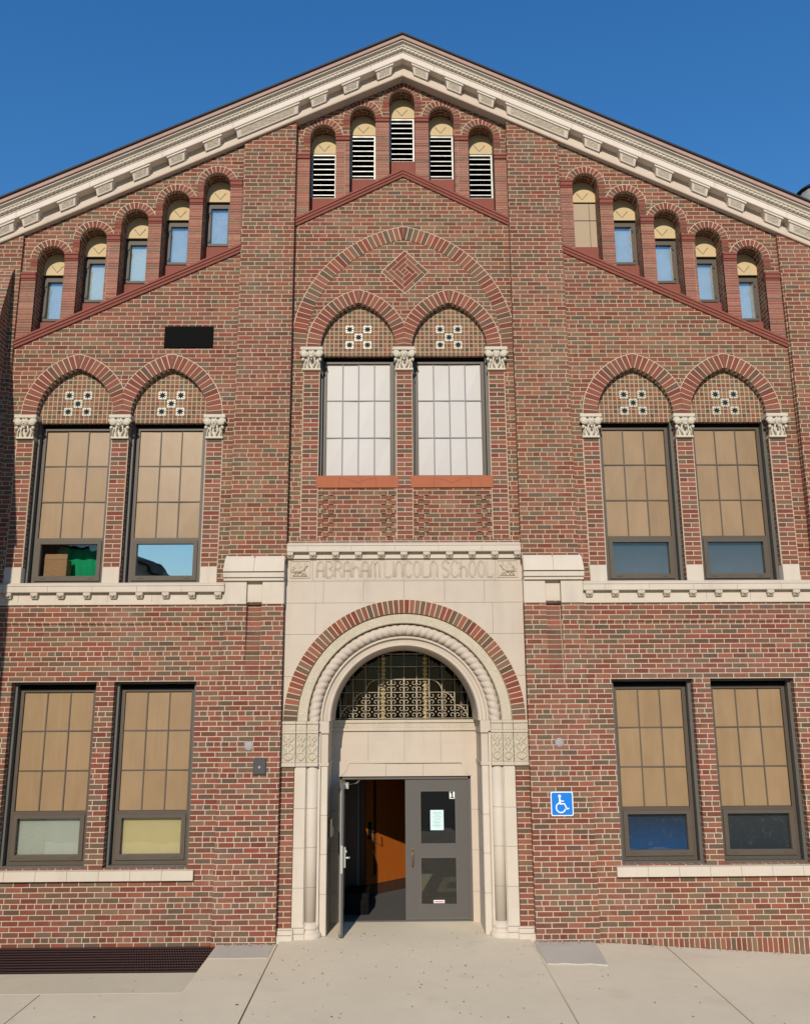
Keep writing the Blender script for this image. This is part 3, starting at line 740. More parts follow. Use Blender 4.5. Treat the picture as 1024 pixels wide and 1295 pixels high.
# large relieving arch and diamond
pointed_arch(XC, 8.24, 1.485, 0.362, 0.225, CY - 0.004, (-1.69, 1.72), 33, ('vous2', 'mortar'), 'relieving_arch')
b = MB()
dc = (0.04, 9.50); q = 0.262
b.cur = 1; b.prism([(dc[0] + q * 1.414 * x, dc[1] + q * 1.414 * z) for x, z in ((0, -1), (1, 0), (0, 1), (-1, 0))], [], CY - 0.006, CY + 0.02); b.cur = 0
def dbrick(u0, u1, v0, v1):
    c = math.cos(PI / 4); g = 0.005
    u0 += g; v0 += g; u1 -= g; v1 -= g
    P = [(dc[0] + (u - v) * c, dc[1] + (u + v) * c) for u, v in ((u0, v0), (u1, v0), (u1, v1), (u0, v1))]
    b.prism(P, [], CY - 0.010, CY + 0.01)
h = 0.0677; T = 0.254
for k in range(3):   # concentric herring-like square rings of brick
    e = T - k * h; i = e - h
    L = 2 * e - h
    for (a0, a1, lo, hi, hor) in ((-e, e - h, -e, -i, 1), (i, e, -e, e - h, 0), (-e + h, e, i, e, 1), (-e, -i, -e + h, e, 0)):
        nb = max(1, round((2 * e - h) / 0.215))
        for j in range(nb):
            if hor: dbrick(a0 + (a1 - a0) * j / nb, a0 + (a1 - a0) * (j + 1) / nb, lo, hi)
            else: dbrick(a0, a1, lo + (hi - lo) * j / nb, lo + (hi - lo) * (j + 1) / nb)
i = T - 3 * h
dbrick(-i, i, -i, 0); dbrick(-i, i, 0, i)
b.build('diamond_brickwork', ['vous2', 'mortar'], B)

# ------------------------------------------------------------------ windows
def ring(mb, x0, x1, z0, z1, w, y0, y1, wt=None, wb=None):
    wt = wt or w; wb = wb or w
    mb.prism([(x0, z0), (x1, z0), (x1, z1), (x0, z1)], [[(x0 + w, z0 + wb), (x1 - w, z0 + wb), (x1 - w, z1 - wt), (x0 + w, z1 - wt)]], y0, y1)
def large_window(x0, x1, z0, z1, zt, blind, y=0.0, cols=3, rows=3, panel='tan', munt='munt', sash=True, zh=None, lab=None):
    zh = zh or z1 - 0.05
    b = MB()
    b.cur = 1; ring(b, x0 + 0.001, x1 - 0.001, z0, z1, 0.042, y + 0.11, y + 0.30, 0.03, 0.02)
    b.cur = 0; ring(b, x0 + 0.05, x1 - 0.05, z0 + 0.02, zh, 0.05, y + 0.205, y + 0.30, 0.035, 0.05)
    b.box(x0 + 0.043, x0 + 0.05, y + 0.25, y + 0.30, z0 + 0.02, zh); b.box(x1 - 0.05, x1 - 0.043, y + 0.25, y + 0.30, z0 + 0.02, zh)
    if sash: b.box(x0 + 0.10, x1 - 0.10, y + 0.20, y + 0.30, zt - 0.05, zt)
    if zh < z1 - 0.04:
        b.cur = 2; b.box(x0 + 0.036, x1 - 0.036, y + 0.20, y + 0.30, zh + 0.001, z1 - 0.031)  # black head strip: lintel shade painted in, plus the upper windows' steel beam
        b.box(x0 + 0.036, x1 - 0.036, y + 0.17, y + 0.20, zh + 0.02, zh + 0.035)
    w = b.build('window', ['bronze', 'alu', 'black'], B)
    if lab: w['label'] = lab
    pz0 = zt if sash else z0 + 0.07; px0, px1, pz1 = x0 + 0.10, x1 - 0.10, zh - 0.035
    b = MB(); g = 0.007
    for i in range(cols):
        for j in range(rows):
            cx0 = px0 + (px1 - px0) * i / cols; cx1 = px0 + (px1 - px0) * (i + 1) / cols
            cz0 = pz0 + (pz1 - pz0) * j / rows; cz1 = pz0 + (pz1 - pz0) * (j + 1) / rows
            t = [random.uniform(-0.004, 0.004) for _ in range(4)]
            b.hexa([(cx0 + g * .5, y + .236 + t[0], cz0 + g * .5), (cx1 - g * .5, y + .236 + t[1], cz0 + g * .5), (cx1 - g * .5, y + .25, cz0 + g * .5), (cx0 + g * .5, y + .25, cz0 + g * .5),
                    (cx0 + g * .5, y + .236 + t[2], cz1 - g * .5), (cx1 - g * .5, y + .236 + t[3], cz1 - g * .5), (cx1 - g * .5, y + .25, cz1 - g * .5), (cx0 + g * .5, y + .25, cz1 - g * .5)])
    b.build('panel', panel, w)
    b = MB()
    for i in range(1, cols):
        xx = px0 + (px1 - px0) * i / cols; b.box(xx - 0.008, xx + 0.008, y + 0.222, y + 0.262, pz0, pz1)
    for j in range(1, rows):
        zz = pz0 + (pz1 - pz0) * j / rows; b.box(px0, px1, y + 0.225, y + 0.262, zz - 0.008, zz + 0.008)
    b.build('muntin', munt, w)
    if sash:
        b = MB(); sx0, sx1, sz0, sz1 = x0 + 0.10, x1 - 0.10, z0 + 0.075, zt - 0.045
        ring(b, sx0, sx1, sz0, sz1, 0.058, y + 0.185, y + 0.26, 0.045, 0.07)
        b.box(sx0 + 0.09, sx0 + 0.17, y + 0.178, y + 0.186, sz0 + 0.03, sz0 + 0.045); b.box(sx1 - 0.17, sx1 - 0.09, y + 0.178, y + 0.186, sz0 + 0.03, sz0 + 0.045)
        sa = b.build('sash', 'bronze2', w)
        b = MB(); b.box(sx0 + 0.054, sx1 - 0.054, y + 0.225, y + 0.231, sz0 + 0.066, sz1 - 0.041)
        if isinstance(blind, tuple): gl = blind[1]; blind = blind[0]
        else: gl = 'glass'
        b.build('pane', gl, w)
        if blind:
            b = MB(); b.box(sx0 + 0.03, sx1 - 0.03, y + 0.262, y + 0.272, sz0 + 0.04, sz1 - 0.02); b.build('blind', blind, w, loc=(x0, 0, z0))
    return w
lowb = {(-1, 0): ('pyellow', 'window whose lower sash shows a yellow blind'), (-1, 1): ('pgreen', 'window whose lower sash shows a pale green blind'),
        (1, 0): ('blue', 'window whose lower sash shows a deep blue blind'), (1, 1): ('teal', 'window whose lower sash is almost black')}
for sg in (-1, 1):
    for i, (a, c) in enumerate(LW):
        x0, x1 = sorted((a * sg, c * sg))
        large_window(x0, x1, 0.90, 3.31, 1.60, lowb[(sg, i)][0], 0.0, zh=3.215, lab=lowb[(sg, i)][1])
    xa, xb = sorted((2.775 * sg, 9.0 * sg)); b = MB()
    xs = [2.775 + 0.41 * k for k in range(16)]
    for k in range(15):
        x0, x1 = sorted(((xs[k] + 0.002) * sg, (xs[k + 1] - 0.002) * sg))
        b.hexa([(x0, -0.06, 0.755), (x1, -0.06, 0.755), (x1, 0.3, 0.755), (x0, 0.3, 0.755), (x0, -0.06, 0.875), (x1, -0.06, 0.875), (x1, 0.3, 0.915), (x0, 0.3, 0.915)])
    b.build('window_sill', 'lime2', B)
    for i, u in enumerate(UX):
        cx = u * sg
        bl = (None, 'glass') if (sg, i) == (-1, 1) else ((None, 'glassr') if (sg, i) == (-1, 0) else 'slate')
        large_window(cx - UHW, cx + UHW, 4.66, 7.11, 5.36, bl, 0.0, zh=7.02,
                     lab={(-1, 1): 'window with cardboard box and green cloth behind its lower pane', (-1, 0): 'window whose lower pane mirrors the blue sky'}.get((sg, i)))
for cx in CU:
    large_window(cx - CHW, cx + CHW, 6.24, 8.20, 6.3, None, CY, cols=4, rows=3, panel='white', munt='muntg', sash=False, zh=8.108)
    b = MB(); b.bbox(cx - CHW - 0.018, cx + CHW + 0.018, CY - 0.02, CY + 0.3, 6.065, 6.245, 0.004)
    b.cur = 1
    for (x0, x1, z0, z1) in ((cx - 0.27, cx - 0.264, 6.07, 6.24), (cx + 0.27, cx + 0.276, 6.07, 6.24)): b.box(x0, x1, CY - 0.0215, CY, z0, z1)
    b.ribbon([(cx - 0.265 + 0.0265 * k, 6.205 - 0.075 * (k / 10) ** 2) for k in range(11)], 0.005, CY - 0.0215, CY)
    b.ribbon([(cx + 0.27 - 0.027 * k, 6.205 - 0.075 * (k / 10) ** 2) for k in range(11)], 0.005, CY - 0.0215, CY)
    b.build('red_sill', ['orange', 'redst'], B)

# gable windows and louvers
def small_arch(x, zt, y, hw):
    b = MB(); zs = zt - hw
    b.voussoirs(x, zs, hw, hw + 0.115, 0, PI, 13, y - 0.005, y + 0.06, gap=0.012)
    b.cur = 0
    for sg in (-1, 1):
        for k in range(3 if sg else 0):
            z1 = zs - k * 0.0677; x0, x1 = sorted((x + sg * hw, x + sg * (hw + 0.104)))
            b.box(x0 + 0.001, x1 - 0.001, y - 0.005, y + 0.06, z1 - 0.062, z1 - 0.004)
    return b.build('round_arch', ['vous', 'mortar'], B)
def chevron(x, zt, hw, yb, zb):
    b = MB()
    zs = zt - hw
    b.prism([(x - hw - 0.03, zb), (x + hw + 0.03, zb), (x + hw + 0.03, zs)] + arc(x, zs, hw + 0.03, 0, PI, 14)[1:-1] + [(x - hw - 0.03, zs)], [], yb, yb + 0.04)
    b.cur = 1
    b.ribbon([(x - 0.09, zb + 0.155), (x, zb + 0.045), (x + 0.09, zb + 0.155)], 0.013, yb - 0.004, yb + 0.01)
    b.build('arch_infill', ['cream', 'joint'], B)
RC = 0.25
for sg in (-1, 1):
    for i, (xx, zt) in enumerate(zip(WX, WZ)):
        x = xx * sg; small_arch(x, zt, 0.0, HW)
        zb = zt - 0.36
        chevron(x, zt, HW, RC, zb)
        ztop = zb - 0.02; z0 = zt - 1.165
        b = MB(); b.box(x - HW, x + HW, RC + 0.03, RC + 0.07, zb - 0.03, zb)
        b.build('lintel', 'black', B)
        if sg > 0 and i == 0:
            b = MB(); b.box(x - HW, x + HW, RC + 0.02, RC + 0.06, z0, ztop); w = b.build('board', 'tan2', B)
            b = MB(); b.box(x - HW, x + HW, RC + 0.012, RC + 0.022, ztop - 0.30, ztop - 0.292); b.box(x + 0.10, x + 0.107, RC + 0.012, RC + 0.022, z0, ztop); b.build('board_seam', 'munt', w)
        else:
            b = MB(); fw = 0.062
            ring(b, x - HW, x + HW, z0, ztop - 0.02, 0.04, RC + 0.02, RC + 0.10)
            ring(b, x - HW + 0.035, x + HW - 0.035, z0 + 0.035, ztop - 0.055, 0.04, RC + 0.005, RC + 0.06)
            for zz in (z0 + 0.12, ztop - 0.16):
                hx = x + sg * (HW - 0.055); b.box(hx - 0.012, hx + 0.012, RC - 0.012, RC + 0.01, zz - 0.025, zz + 0.025)
            w = b.build('casement_window', 'bronze2', B)
            b = MB(); tl = random.uniform(-0.004, 0.004); xa, xb_, za, zb2 = x - HW + 0.07, x + HW - 0.07, z0 + 0.07, ztop - 0.09
            b.hexa([(xa, RC + .032 + tl, za), (xb_, RC + .032, za), (xb_, RC + .038, za), (xa, RC + .038 + tl, za), (xa, RC + .032 + tl * .5, zb2), (xb_, RC + .032, zb2), (xb_, RC + .038, zb2), (xa, RC + .038 + tl * .5, zb2)])
            b.build('pane', 'glassm', w)
            if True:
                b = MB(); b.box(x - HW + 0.06, x + HW - 0.06, RC + 0.07, RC + 0.08, z0 + 0.03, ztop - 0.04); b.build('curtain_or_sky_sheet', 'cloth' if sg < 0 and i in (2, 3) else 'skyb', w)  # pale cloth in two panes; other sheets added to imitate reflected sky
        # red stone sill down to the string course
        b = MB(); b.prism([(x - HW + 0.001, zstr(x - HW)), (x + HW - 0.001, zstr(x + HW)), (x + HW - 0.001, z0), (x - HW + 0.001, z0)], [], 0.22, 0.44)
        b.build('gable_sill', 'redst', B)
    # pillars
    edges = [2.475] + [0.5 * (WX[i] + WX[i + 1]) for i in range(4)] + [5.795]
    for i in range(6):
        if i == 0: a, c = 2.49, WX[0] - HW
        elif i == 5: a, c = WX[4] + HW, 5.795
        else: a, c = WX[i - 1] + HW, WX[i] - HW
        zi = (WZ[i] - HW - 0.19) if i < 5 else WZ[4] - HW - 0.35
        if i == 0: zi = WZ[0] - HW - 0.03
        if i > 0 and i < 5: zi = WZ[i - 1] - HW - 0.34
        x0, x1 = sorted((a * sg, c * sg))
        b = MB(); b.prism([(x0, zstr(x0) + 0.0), (x1, zstr(x1) + 0.0), (x1, zi), (x0, zi)], [], -0.012, 0.02); b.build('gable_pillar', 'pill', B)
        b = MB(); b.bbox(x0 - 0.004, x1 + 0.004, -0.035, 0.06, zi, zi + 0.095, 0.008); b.bbox(x0 - 0.008, x1 + 0.008, -0.048, 0.06, zi + 0.062, zi + 0.10, 0.006)
        b.bbox(x0 - 0.002, x1 + 0.002, -0.024, 0.06, zi - 0.028, zi - 0.002, 0.006); b.build('impost', 'redst', B)
    xa, xb = sorted((2.47 * sg, 5.80 * sg))
    b = MB()
    b.sweep([(0.05, -0.10), (-0.025, -0.10), (-0.03, -0.065), (-0.045, -0.055), (-0.045, -0.02), (-0.06, -0.012), (-0.06, 0.02), (-0.03, 0.035), (0.17, 0.05)], [(xa, zstr(xa)), (xb, zstr(xb))])
    b.build('string_course', 'redst', B)

for x, zt in zip(CX, CZ):
    small_arch(x, zt, CY, 0.205)
    zb = zt - 0.355; RCc = CY + 0.25
    chevron(x, zt, 0.205, RCc, zb)
    z0 = zt - 1.19; z1 = zb - 0.03
    b = MB(); ring(b, x - 0.2, x + 0.2, z0, z1, 0.024, RCc - 0.02, RCc + 0.08)
    lv = b.build('louver', 'galv', B)
    nb = 8
    for k in range(nb):
        z = z0 + 0.03 + (z1 - z0 - 0.06) * (k + 0.5) / nb
        b = MB(); jx = random.uniform(-0.006, 0.006); z += random.uniform(-0.006, 0.006)
        b.box(x - .172, x + .172, RCc - .014 + jx, RCc - .004 + jx, z - .009, z + .007)
        b.cur = 1; b.hexa([(x - .172, RCc - .0035, z + .004), (x + .172, RCc - .0035, z + .004), (x + .172, RCc + .07, z + .05), (x - .172, RCc + .07, z + .05),
                (x - .172, RCc - .0035, z + .010), (x + .172, RCc - .0035, z + .010), (x + .172, RCc + .07, z + .056), (x - .172, RCc + .07, z + .056)])
        b.build('slat', ['galv', 'black'], lv)  # black blade body paints in the shaded underside behind the bright lip
    b = MB(); b.box(x - 0.2, x + 0.2, RCc + 0.081, RCc + 0.09, z0, z1); b.build('louver_backing', 'black', lv)
    b = MB(); b.prism([(x - 0.204, zstc(x - 0.204) if True else 0), (x + 0.204, zstc(x + 0.204)), (x + 0.204, z0), (x - 0.204, z0)] if abs(x) > 0.1 else
                      [(x - 0.204, zstc(x - 0.204)), (XC, zstc(XC)), (x + 0.204, zstc(x + 0.204)), (x + 0.204, z0), (x - 0.204, z0)], [], CY + 0.2, CY + 0.44)
    b.build('gable_sill', 'redst', B)
ce = [(-1.672, CX[0] - 0.205, 11.46)] + [(CX[i] + 0.205, CX[i + 1] - 0.205, (11.79, 12.13, 12.13, 11.79)[i]) for i in range(4)] + [(CX[4] + 0.205, 1.685, 11.46)]
for (x0, x1, zi) in ce:
    b = MB(); b.prism([(x0, zstc(x0)), (x1, zstc(x1)), (x1, zi), (x0, zi)], [], CY - 0.012, CY + 0.02); b.build('gable_pillar', 'pill', B)
    b = MB(); b.bbox(x0 - 0.004, x1 + 0.004, CY - 0.035, CY + 0.06, zi, zi + 0.07, 0.008); b.bbox(x0 - 0.007, x1 + 0.007, CY - 0.048, CY + 0.06, zi + 0.05, zi + 0.085, 0.006)
    b.build('impost', 'redst', B)
b = MB()
b.sweep([(0.12, -0.10), (CY - 0.025, -0.10), (CY - 0.03, -0.065), (CY - 0.045, -0.055), (CY - 0.045, -0.02), (CY - 0.06, -0.012), (CY - 0.06, 0.02), (CY - 0.03, 0.035), (CY + 0.16, 0.05)],
        [(-1.67, zstc(-1.67)), (XC, zstc(XC)), (1.69, zstc(1.69))])
b.build('string_course', 'redst', B)

# wall vent
b = MB(); b.bbox(-3.57, -2.84, -0.02, 0.02, 8.215, 8.56, 0.006)
for k in range(11): b.box(-3.55, -2.86, -0.022, -0.018, 8.235 + 0.029 * k, 8.246 + 0.029 * k)
b.build('wall_vent', 'black', B)

# ------------------------------------------------------------------ cornice and roof
PATH = [(-9.6, zc(-9.6)), (XC, zc(XC)), (9.6, zc(9.6))]
def corn(name, prof, mat, par=B):
    b = MB(); b.sweep(prof, PATH); return b.build(name, mat, par)
cor = corn('cornice', [(0.2, 0.0), (-0.08, 0.0), (-0.088, 0.015), (-0.088, 0.075), (-0.07, 0.09), (-0.055, 0.09), (-0.055, 0.225), (0.2, 0.225)], 'cornf')
corn('corona', [(0.2, 0.2255), (-0.195, 0.2255), (-0.20, 0.235), (-0.20, 0.325), (-0.185, 0.337), (0.2, 0.337)], 'corn', cor)
b = MB(); b.sweep([(0.2, 0.3375), (-0.20, 0.3375), (-0.20, 0.36), (-0.225, 0.366), (-0.24, 0.38), (-0.24, 0.40), (-0.225, 0.415), (0.2, 0.415)], PATH); x = -9.5
while x < 9.5:
    z0 = zc(x); z1 = zc(x + 0.034)
    b.hexa([(x, -0.247, z0 + .372), (x + .034, -0.247, z1 + .380), (x + .034, -0.20, z1 + .380), (x, -0.20, z0 + .372), (x, -0.247, z0 + .402), (x + .034, -0.247, z1 + .410), (x + .034, -0.20, z1 + .410), (x, -0.20, z0 + .402)]); x += 0.062
b.build('bead_moulding', 'rope', cor)
corn('crown_moulding', [(0.2, 0.4155), (-0.205, 0.4155), (-0.245, 0.427), (-0.25, 0.445), (-0.275, 0.465), (-0.295, 0.47), (-0.295, 0.482), (0.2, 0.482)], 'corn2', cor)
corn('gutter_fascia', [(0.2, 0.4825), (-0.265, 0.4825), (-0.32, 0.497), (-0.325, 0.558), (0.2, 0.558)], 'cornp', cor)
b = MB(); b.sweep([(16.0, 0.559), (-0.345, 0.559), (-0.35, 0.565), (-0.35, 0.592), (16.0, 0.60)], PATH); b.build('roof', 'roof', B)
def modillion(x, w_top, w_bot):
    b = MB()
    def q(xx, dz, y): return (xx, y, zc(xx) + dz)
    zl, zh = 0.085, 0.224
    b.hexa([q(x - w_bot / 2, zl, -0.115), q(x + w_bot / 2, zl, -0.115), q(x + w_bot / 2, zl, -0.05), q(x - w_bot / 2, zl, -0.05),
            q(x - w_top / 2 + .02, zh - .028, -0.165), q(x + w_top / 2 - .02, zh - .028, -0.165), q(x + w_top / 2 - .02, zh - .028, -0.05), q(x - w_top / 2 + .02, zh - .028, -0.05)])
    b.hexa([q(x - w_top / 2, zh - .028, -0.18), q(x + w_top / 2, zh - .028, -0.18), q(x + w_top / 2, zh - .028, -0.05), q(x - w_top / 2, zh - .028, -0.05),
            q(x - w_top / 2, zh, -0.185), q(x + w_top / 2, zh, -0.185), q(x + w_top / 2, zh, -0.05), q(x - w_top / 2, zh, -0.05)])
    b.cur = 1
    wi = w_bot * 0.74 if w_top < 0.5 else w_bot - 0.12
    b.hexa([q(x - wi / 2, zl + .022, -0.127), q(x + wi / 2, zl + .022, -0.127), q(x + wi / 2, zl + .022, -0.06), q(x - wi / 2, zl + .022, -0.06),
            q(x - wi / 2, zh - .04, -0.168), q(x + wi / 2, zh - .04, -0.168), q(x + wi / 2, zh - .04, -0.06), q(x - wi / 2, zh - .04, -0.06)])
    b.build('modillion', ['corn', 'modf'], cor)
for sg in (-1, 1):
    for x in (0.29, 0.82, 1.33): modillion(XC + sg * x, 0.29, 0.22)
    modillion(XC + sg * 2.13, 1.0, 0.94)
    for k in range(6): modillion(XC + sg * (2.98 + 0.545 * k), 0.29, 0.22)
    modillion(XC + sg * 6.55, 1.25, 1.19)
b = MB()
for sg in (-1, 1):
    x = 0.5
    while x < 9:
        xx = XC + sg * x; b.hexa([(xx, -0.2015, zc(xx) + 0.238), (xx + 0.004, -0.2015, zc(xx) + 0.238), (xx + 0.004, -0.19, zc(xx) + 0.238), (xx, -0.19, zc(xx) + 0.238),
                                  (xx, -0.2015, zc(xx) + 0.324), (xx + 0.004, -0.2015, zc(xx) + 0.324), (xx + 0.004, -0.19, zc(xx) + 0.324), (xx, -0.19, zc(xx) + 0.324)])
        x += 1.08
b.build('corona_joint', 'joint', cor)
# small vent hood rising behind the right slope
v = thing('roof_vent', 'small white roof vent with dark hood behind the right roof slope', 'roof vent', (7.08, 1.0, 10.42))
b = MB(); b.lathe(0, 0, [(0.30, -0.8), (0.30, 1.0), (0.27, 1.02)], 20); b.build('vent_body', 'galv', v)
b = MB(); b.lathe(0, 0, [(0.33, 1.02), (0.335, 1.05), (0.27, 1.10), (0.16, 1.13), (0.03, 1.14)], 20); b.build('vent_hood', 'roof', v)

# ------------------------------------------------------------------ belt courses
def corbel(par, x, y, z, w=0.10, h=0.085):
    b = MB()
    b.bbox(x - w / 2, x + w / 2, y - 0.065, y + 0.01, z + h * 0.45, z + h, 0.006)
    b.hexa([(x - w * .42, y - .03, z), (x + w * .42, y - .03, z), (x + w * .42, y + .01, z), (x - w * .42, y + .01, z),
            (x - w * .45, y - .058, z + h * .45), (x + w * .45, y - .058, z + h * .45), (x + w * .45, y + .01, z + h * .45), (x - w * .45, y + .01, z + h * .45)])
    b.ball((x, y - 0.062, z + h * 0.5), w * 0.26, 0.016, h * 0.22, 8, 5)
    b.build('corbel', 'lime', par)
def belt(x0, x1, zb, zt, y, xs):
    b = MB()
    ztop = zt; t = zt - 0.14
    b.sweep([(0.3, t), (y - 0.085, t), (y - 0.09, t + .008), (y - 0.09, t + .082), (y - 0.10, t + .088), (y - 0.10, t + .105), (y - 0.03, zt), (0.3, zt + 0.005)], [(x0, 0), (x1, 0)])
    b.box(x0, x1, y - 0.02, 0.2, zb + 0.03, t + 0.004); b.box(x0, x1, y - 0.032, 0.2, zb, zb + 0.032)
    b.cur = 1; xx = x0 + 0.31; k = 0
    while xx < x1 - 0.1:
        b.box(xx, xx + 0.004, y - 0.0915, y - 0.05, t + .01, t + .08); b.box(xx + 0.2, xx + 0.204, y - 0.0215, y, zb + .034, t); xx += 0.62
    bc = b.build('belt_course', ['lime2', 'joint'], B)
    for x in xs: corbel(bc, x, y - 0.02, t - 0.085)
belt(-9.0, -2.512, 4.365, 4.675, 0.0, [-2.60 - 0.365 * k for k in range(10)])
belt(2.512, 9.0, 4.365, 4.675, 0.0, [2.60 + 0.365 * k for k in range(10)])
belt(-1.68, 1.68, 5.02, 5.25, CY, [-1.62 + 0.324 * k for k in range(11)])

# ------------------------------------------------------------------ entrance
AZC = 2.765
b = MB()
R = 1.674
b.prism([(-1.68, AZC), (-R, AZC)] + arc(0, AZC, R, PI, 0, 64)[1:-1] + [(R, AZC), (1.68, AZC), (1.68, 5.04), (-1.68, 5.04)], [], CY, CY + 0.35)
b.cur = 1; yj = CY - 0.0015; g = 0.0055
def hj(z, x0=-1.68, x1=1.68): b.box(x0, x1, yj, CY + 0.01, z - g / 2, z + g / 2)
def vj(x, z0, z1): b.box(x - g / 2, x + g / 2, yj, CY + 0.01, z0, z1)
hj(4.70); hj(4.39, -1.68, -0.33); hj(4.39, 0.33, 1.68)
for sg in (-1, 1):
    for x in (0.575, 1.14): vj(x * sg, 4.39 + (0 if x > .6 else 0.02), 4.70)
    x0, x1 = sorted((1.68 * sg, 1.17 * sg)); hj(3.95, x0, x1); vj(1.25 * sg, 3.95, 4.39)
    x0, x1 = sorted((1.68 * sg, 1.565 * sg)); hj(3.37, x0, x1)
vj(0.0, 4.45, 4.70)
ss = b.build('entrance_surround', ['lime', 'joint'], B)
b = MB(); b.voussoirs(0, AZC, 1.48, 1.675, 0, PI, 66, CY - 0.012, CY + 0.2, (-1.679, 1.679)); ea = b.build('entrance_arch', ['vous2', 'mortar'], B)
b = MB(); b.archsweep(0, AZC, [(CY + 0.03, 1.478), (CY + 0.02, 1.465), (CY + 0.02, 1.345), (CY + 0.035, 1.335), (CY + 0.25, 1.335), (CY + 0.25, 1.478)], 72); b.build('carved_band', 'carve2', ea)
# twisted rope moulding
b = MB(); nt, ns = 390, 14; vs = []; fs = []
for i in range(nt + 1):
    t = PI * i / nt; tm = abs(t - PI / 2); sgn = 1 if t < PI / 2 else -1
    for k in range(ns):
        a = 2 * PI * k / ns
        ph = PI * (tm * 1.25 / 0.098) + sgn * 0 + 0.9 * a
        r = 0.062 + 0.020 * math.sqrt(abs(math.sin(ph)))
        rr_ = 1.252 + r * math.cos(a); yy = CY + 0.115 - r * math.sin(a)
        vs.append((rr_ * math.cos(t), yy, AZC + rr_ * math.sin(t)))
for i in range(nt):
    for k in range(ns):
        l = (k + 1) % ns; fs.append((i * ns + k, i * ns + l, (i + 1) * ns + l, (i + 1) * ns + k))
b.smooth = True; b.add(vs, fs); b.smooth = False; b.build('rope_moulding', 'lime', ea)
b = MB(); b.archsweep(0, AZC, [(CY + 0.13, 1.345), (CY + 0.13, 1.165), (CY + 0.10, 1.16), (CY + 0.10, 1.135), (CY + 0.14, 1.13), (CY + 0.15, 1.085), (CY + 0.13, 1.075), (CY + 0.13, 1.035), (CY + 0.16, 1.02), (1.02, 1.01), (1.02, 1.345)], 72)
b.build('inner_moulding', 'lime', ea)
for sg in (-1, 1):
    def BX(mb, a, c, *r): x0, x1 = sorted((a * sg, c * sg)); mb.box(x0, x1, *r)
    def BB(mb, a, c, *r): x0, x1 = sorted((a * sg, c * sg)); mb.bbox(x0, x1, *r)
    b = MB(); BX(b, 1.505, 1.70, CY, 0.4, 0.12, 2.17); b.build('brick_strip', 'pil', B, loc=(min(1.505 * sg, 1.70 * sg) - 0.02, 0, 0))
    b = MB(); BB(b, 1.345, 1.500, CY + 0.02, 0.5, 0.17, 2.17)
    BX(b, 1.335, 1.35, CY + 0.06, 0.5, 0.17, 2.17)
    BX(b, 1.155, 1.185, CY + 0.10, 0.5, 0.17, 2.62); BB(b, 1.055, 1.150, CY + 0.13, 1.02, 0.0, 2.17, 0.01); BX(b, 1.15, 1.345, CY + 0.15, 0.5, 0.0, 2.17)
    b.lathe(1.265 * sg, CY + 0.13, [(0.082, 0.18), (0.082, 2.17)], 28)
    b.cur = 1
    for z in (0.62, 1.12, 1.62):
        BX(b, 1.346, 1.499, CY + 0.0185, 0.2, z, z + 0.005); BX(b, 1.056, 1.149, CY + 0.1285, 0.3, z - 0.1, z - 0.095); b.lathe(1.265 * sg, CY + 0.13, [(0.0832, z), (0.0832, z + 0.005)], 28)
        BX(b, 1.0535, 1.06, CY + 0.15, 0.95, z - 0.1, z - 0.095)
    b.build('door_jamb', ['lime2', 'joint'], B)
    # moulded base
    b = MB()
    for (z0, z1, o) in ((-0.05, 0.055, 0.05), (0.055, 0.115, 0.032), (0.115, 0.135, 0.015)):
        BB(b, 1.47, 1.70 + (0.02 if o > .04 else 0) - 0.02, CY - 0.02 - o, 0.4, z0, z1, 0.012)
    for (z0, z1, o) in ((-0.05, 0.06, 0.045), (0.06, 0.13, 0.028), (0.13, 0.175, 0.012)):
        BB(b, 1.335 - o * .3, 1.50, CY + 0.02 - o, 0.4, z0, z1, 0.012)
    b.lathe(1.265 * sg, CY + 0.13, [(0.15, -0.05), (0.155, 0.03), (0.14, 0.06), (0.112, 0.07), (0.105, 0.10), (0.12, 0.115), (0.12, 0.14), (0.10, 0.155), (0.085, 0.19)], 28)
    BB(b, 1.15, 1.2, CY + 0.08, 0.5, -0.05, 0.17, 0.01)
    b.build('jamb_base', 'lime2', B)
    # carved impost block
    b = MB()
    for (a, c, y) in ((1.49, 1.685, CY - 0.015), (1.345, 1.485, CY + 0.005), (1.185, 1.342, CY + 0.03)):
        b.cur = 0; BB(b, a, c, y, 0.5, 2.215, 2.60, 0.006)
        b.cur = 1; BB(b, a - .003, c + .003, y - 0.012, 0.5, 2.165, 2.215, 0.006); BB(b, a - .003, c + .003, y - 0.015, 0.5, 2.60, 2.635, 0.008)
        b.cur = 2; BB(b, a, c, y - 0.008, 0.5, 2.636, 2.725, 0.004)
        b.cur = 1; BB(b, a - .003, c + .003, y - 0.025, 0.5, 2.726, 2.763, 0.008)
    b.cur = 1; BX(b, 1.055, 1.15, CY + 0.13, 1.02, 2.17, 2.60); BX(b, 1.045, 1.16, CY + 0.115, 1.02, 2.165, 2.21); BX(b, 1.045, 1.185, CY + 0.10, 1.02, 2.60, 2.763)
    im = b.build('carved_impost', ['carve', 'lime', 'carve2'], B)
    # vine relief on the impost
    b = MB()
    for (a, c, y) in ((1.49, 1.685, CY - 0.015), (1.345, 1.485, CY + 0.005), (1.185, 1.342, CY + 0.03)):
        xm = (a + c) / 2 * sg; w = (c - a) * 0.36
        for s2 in (-1, 1):
            b.tube([(xm + s2 * w * math.sin(k * 0.62), y - 0.006, 2.245 + 0.33 * k / 14) for k in range(15)], 0.0085, 5)
        for k in range(4): b.ball((xm, y - 0.004, 2.27 + 0.09 * k), 0.018, 0.012, 0.026, 8, 5)
    b.build('vine_relief', 'lime', im)

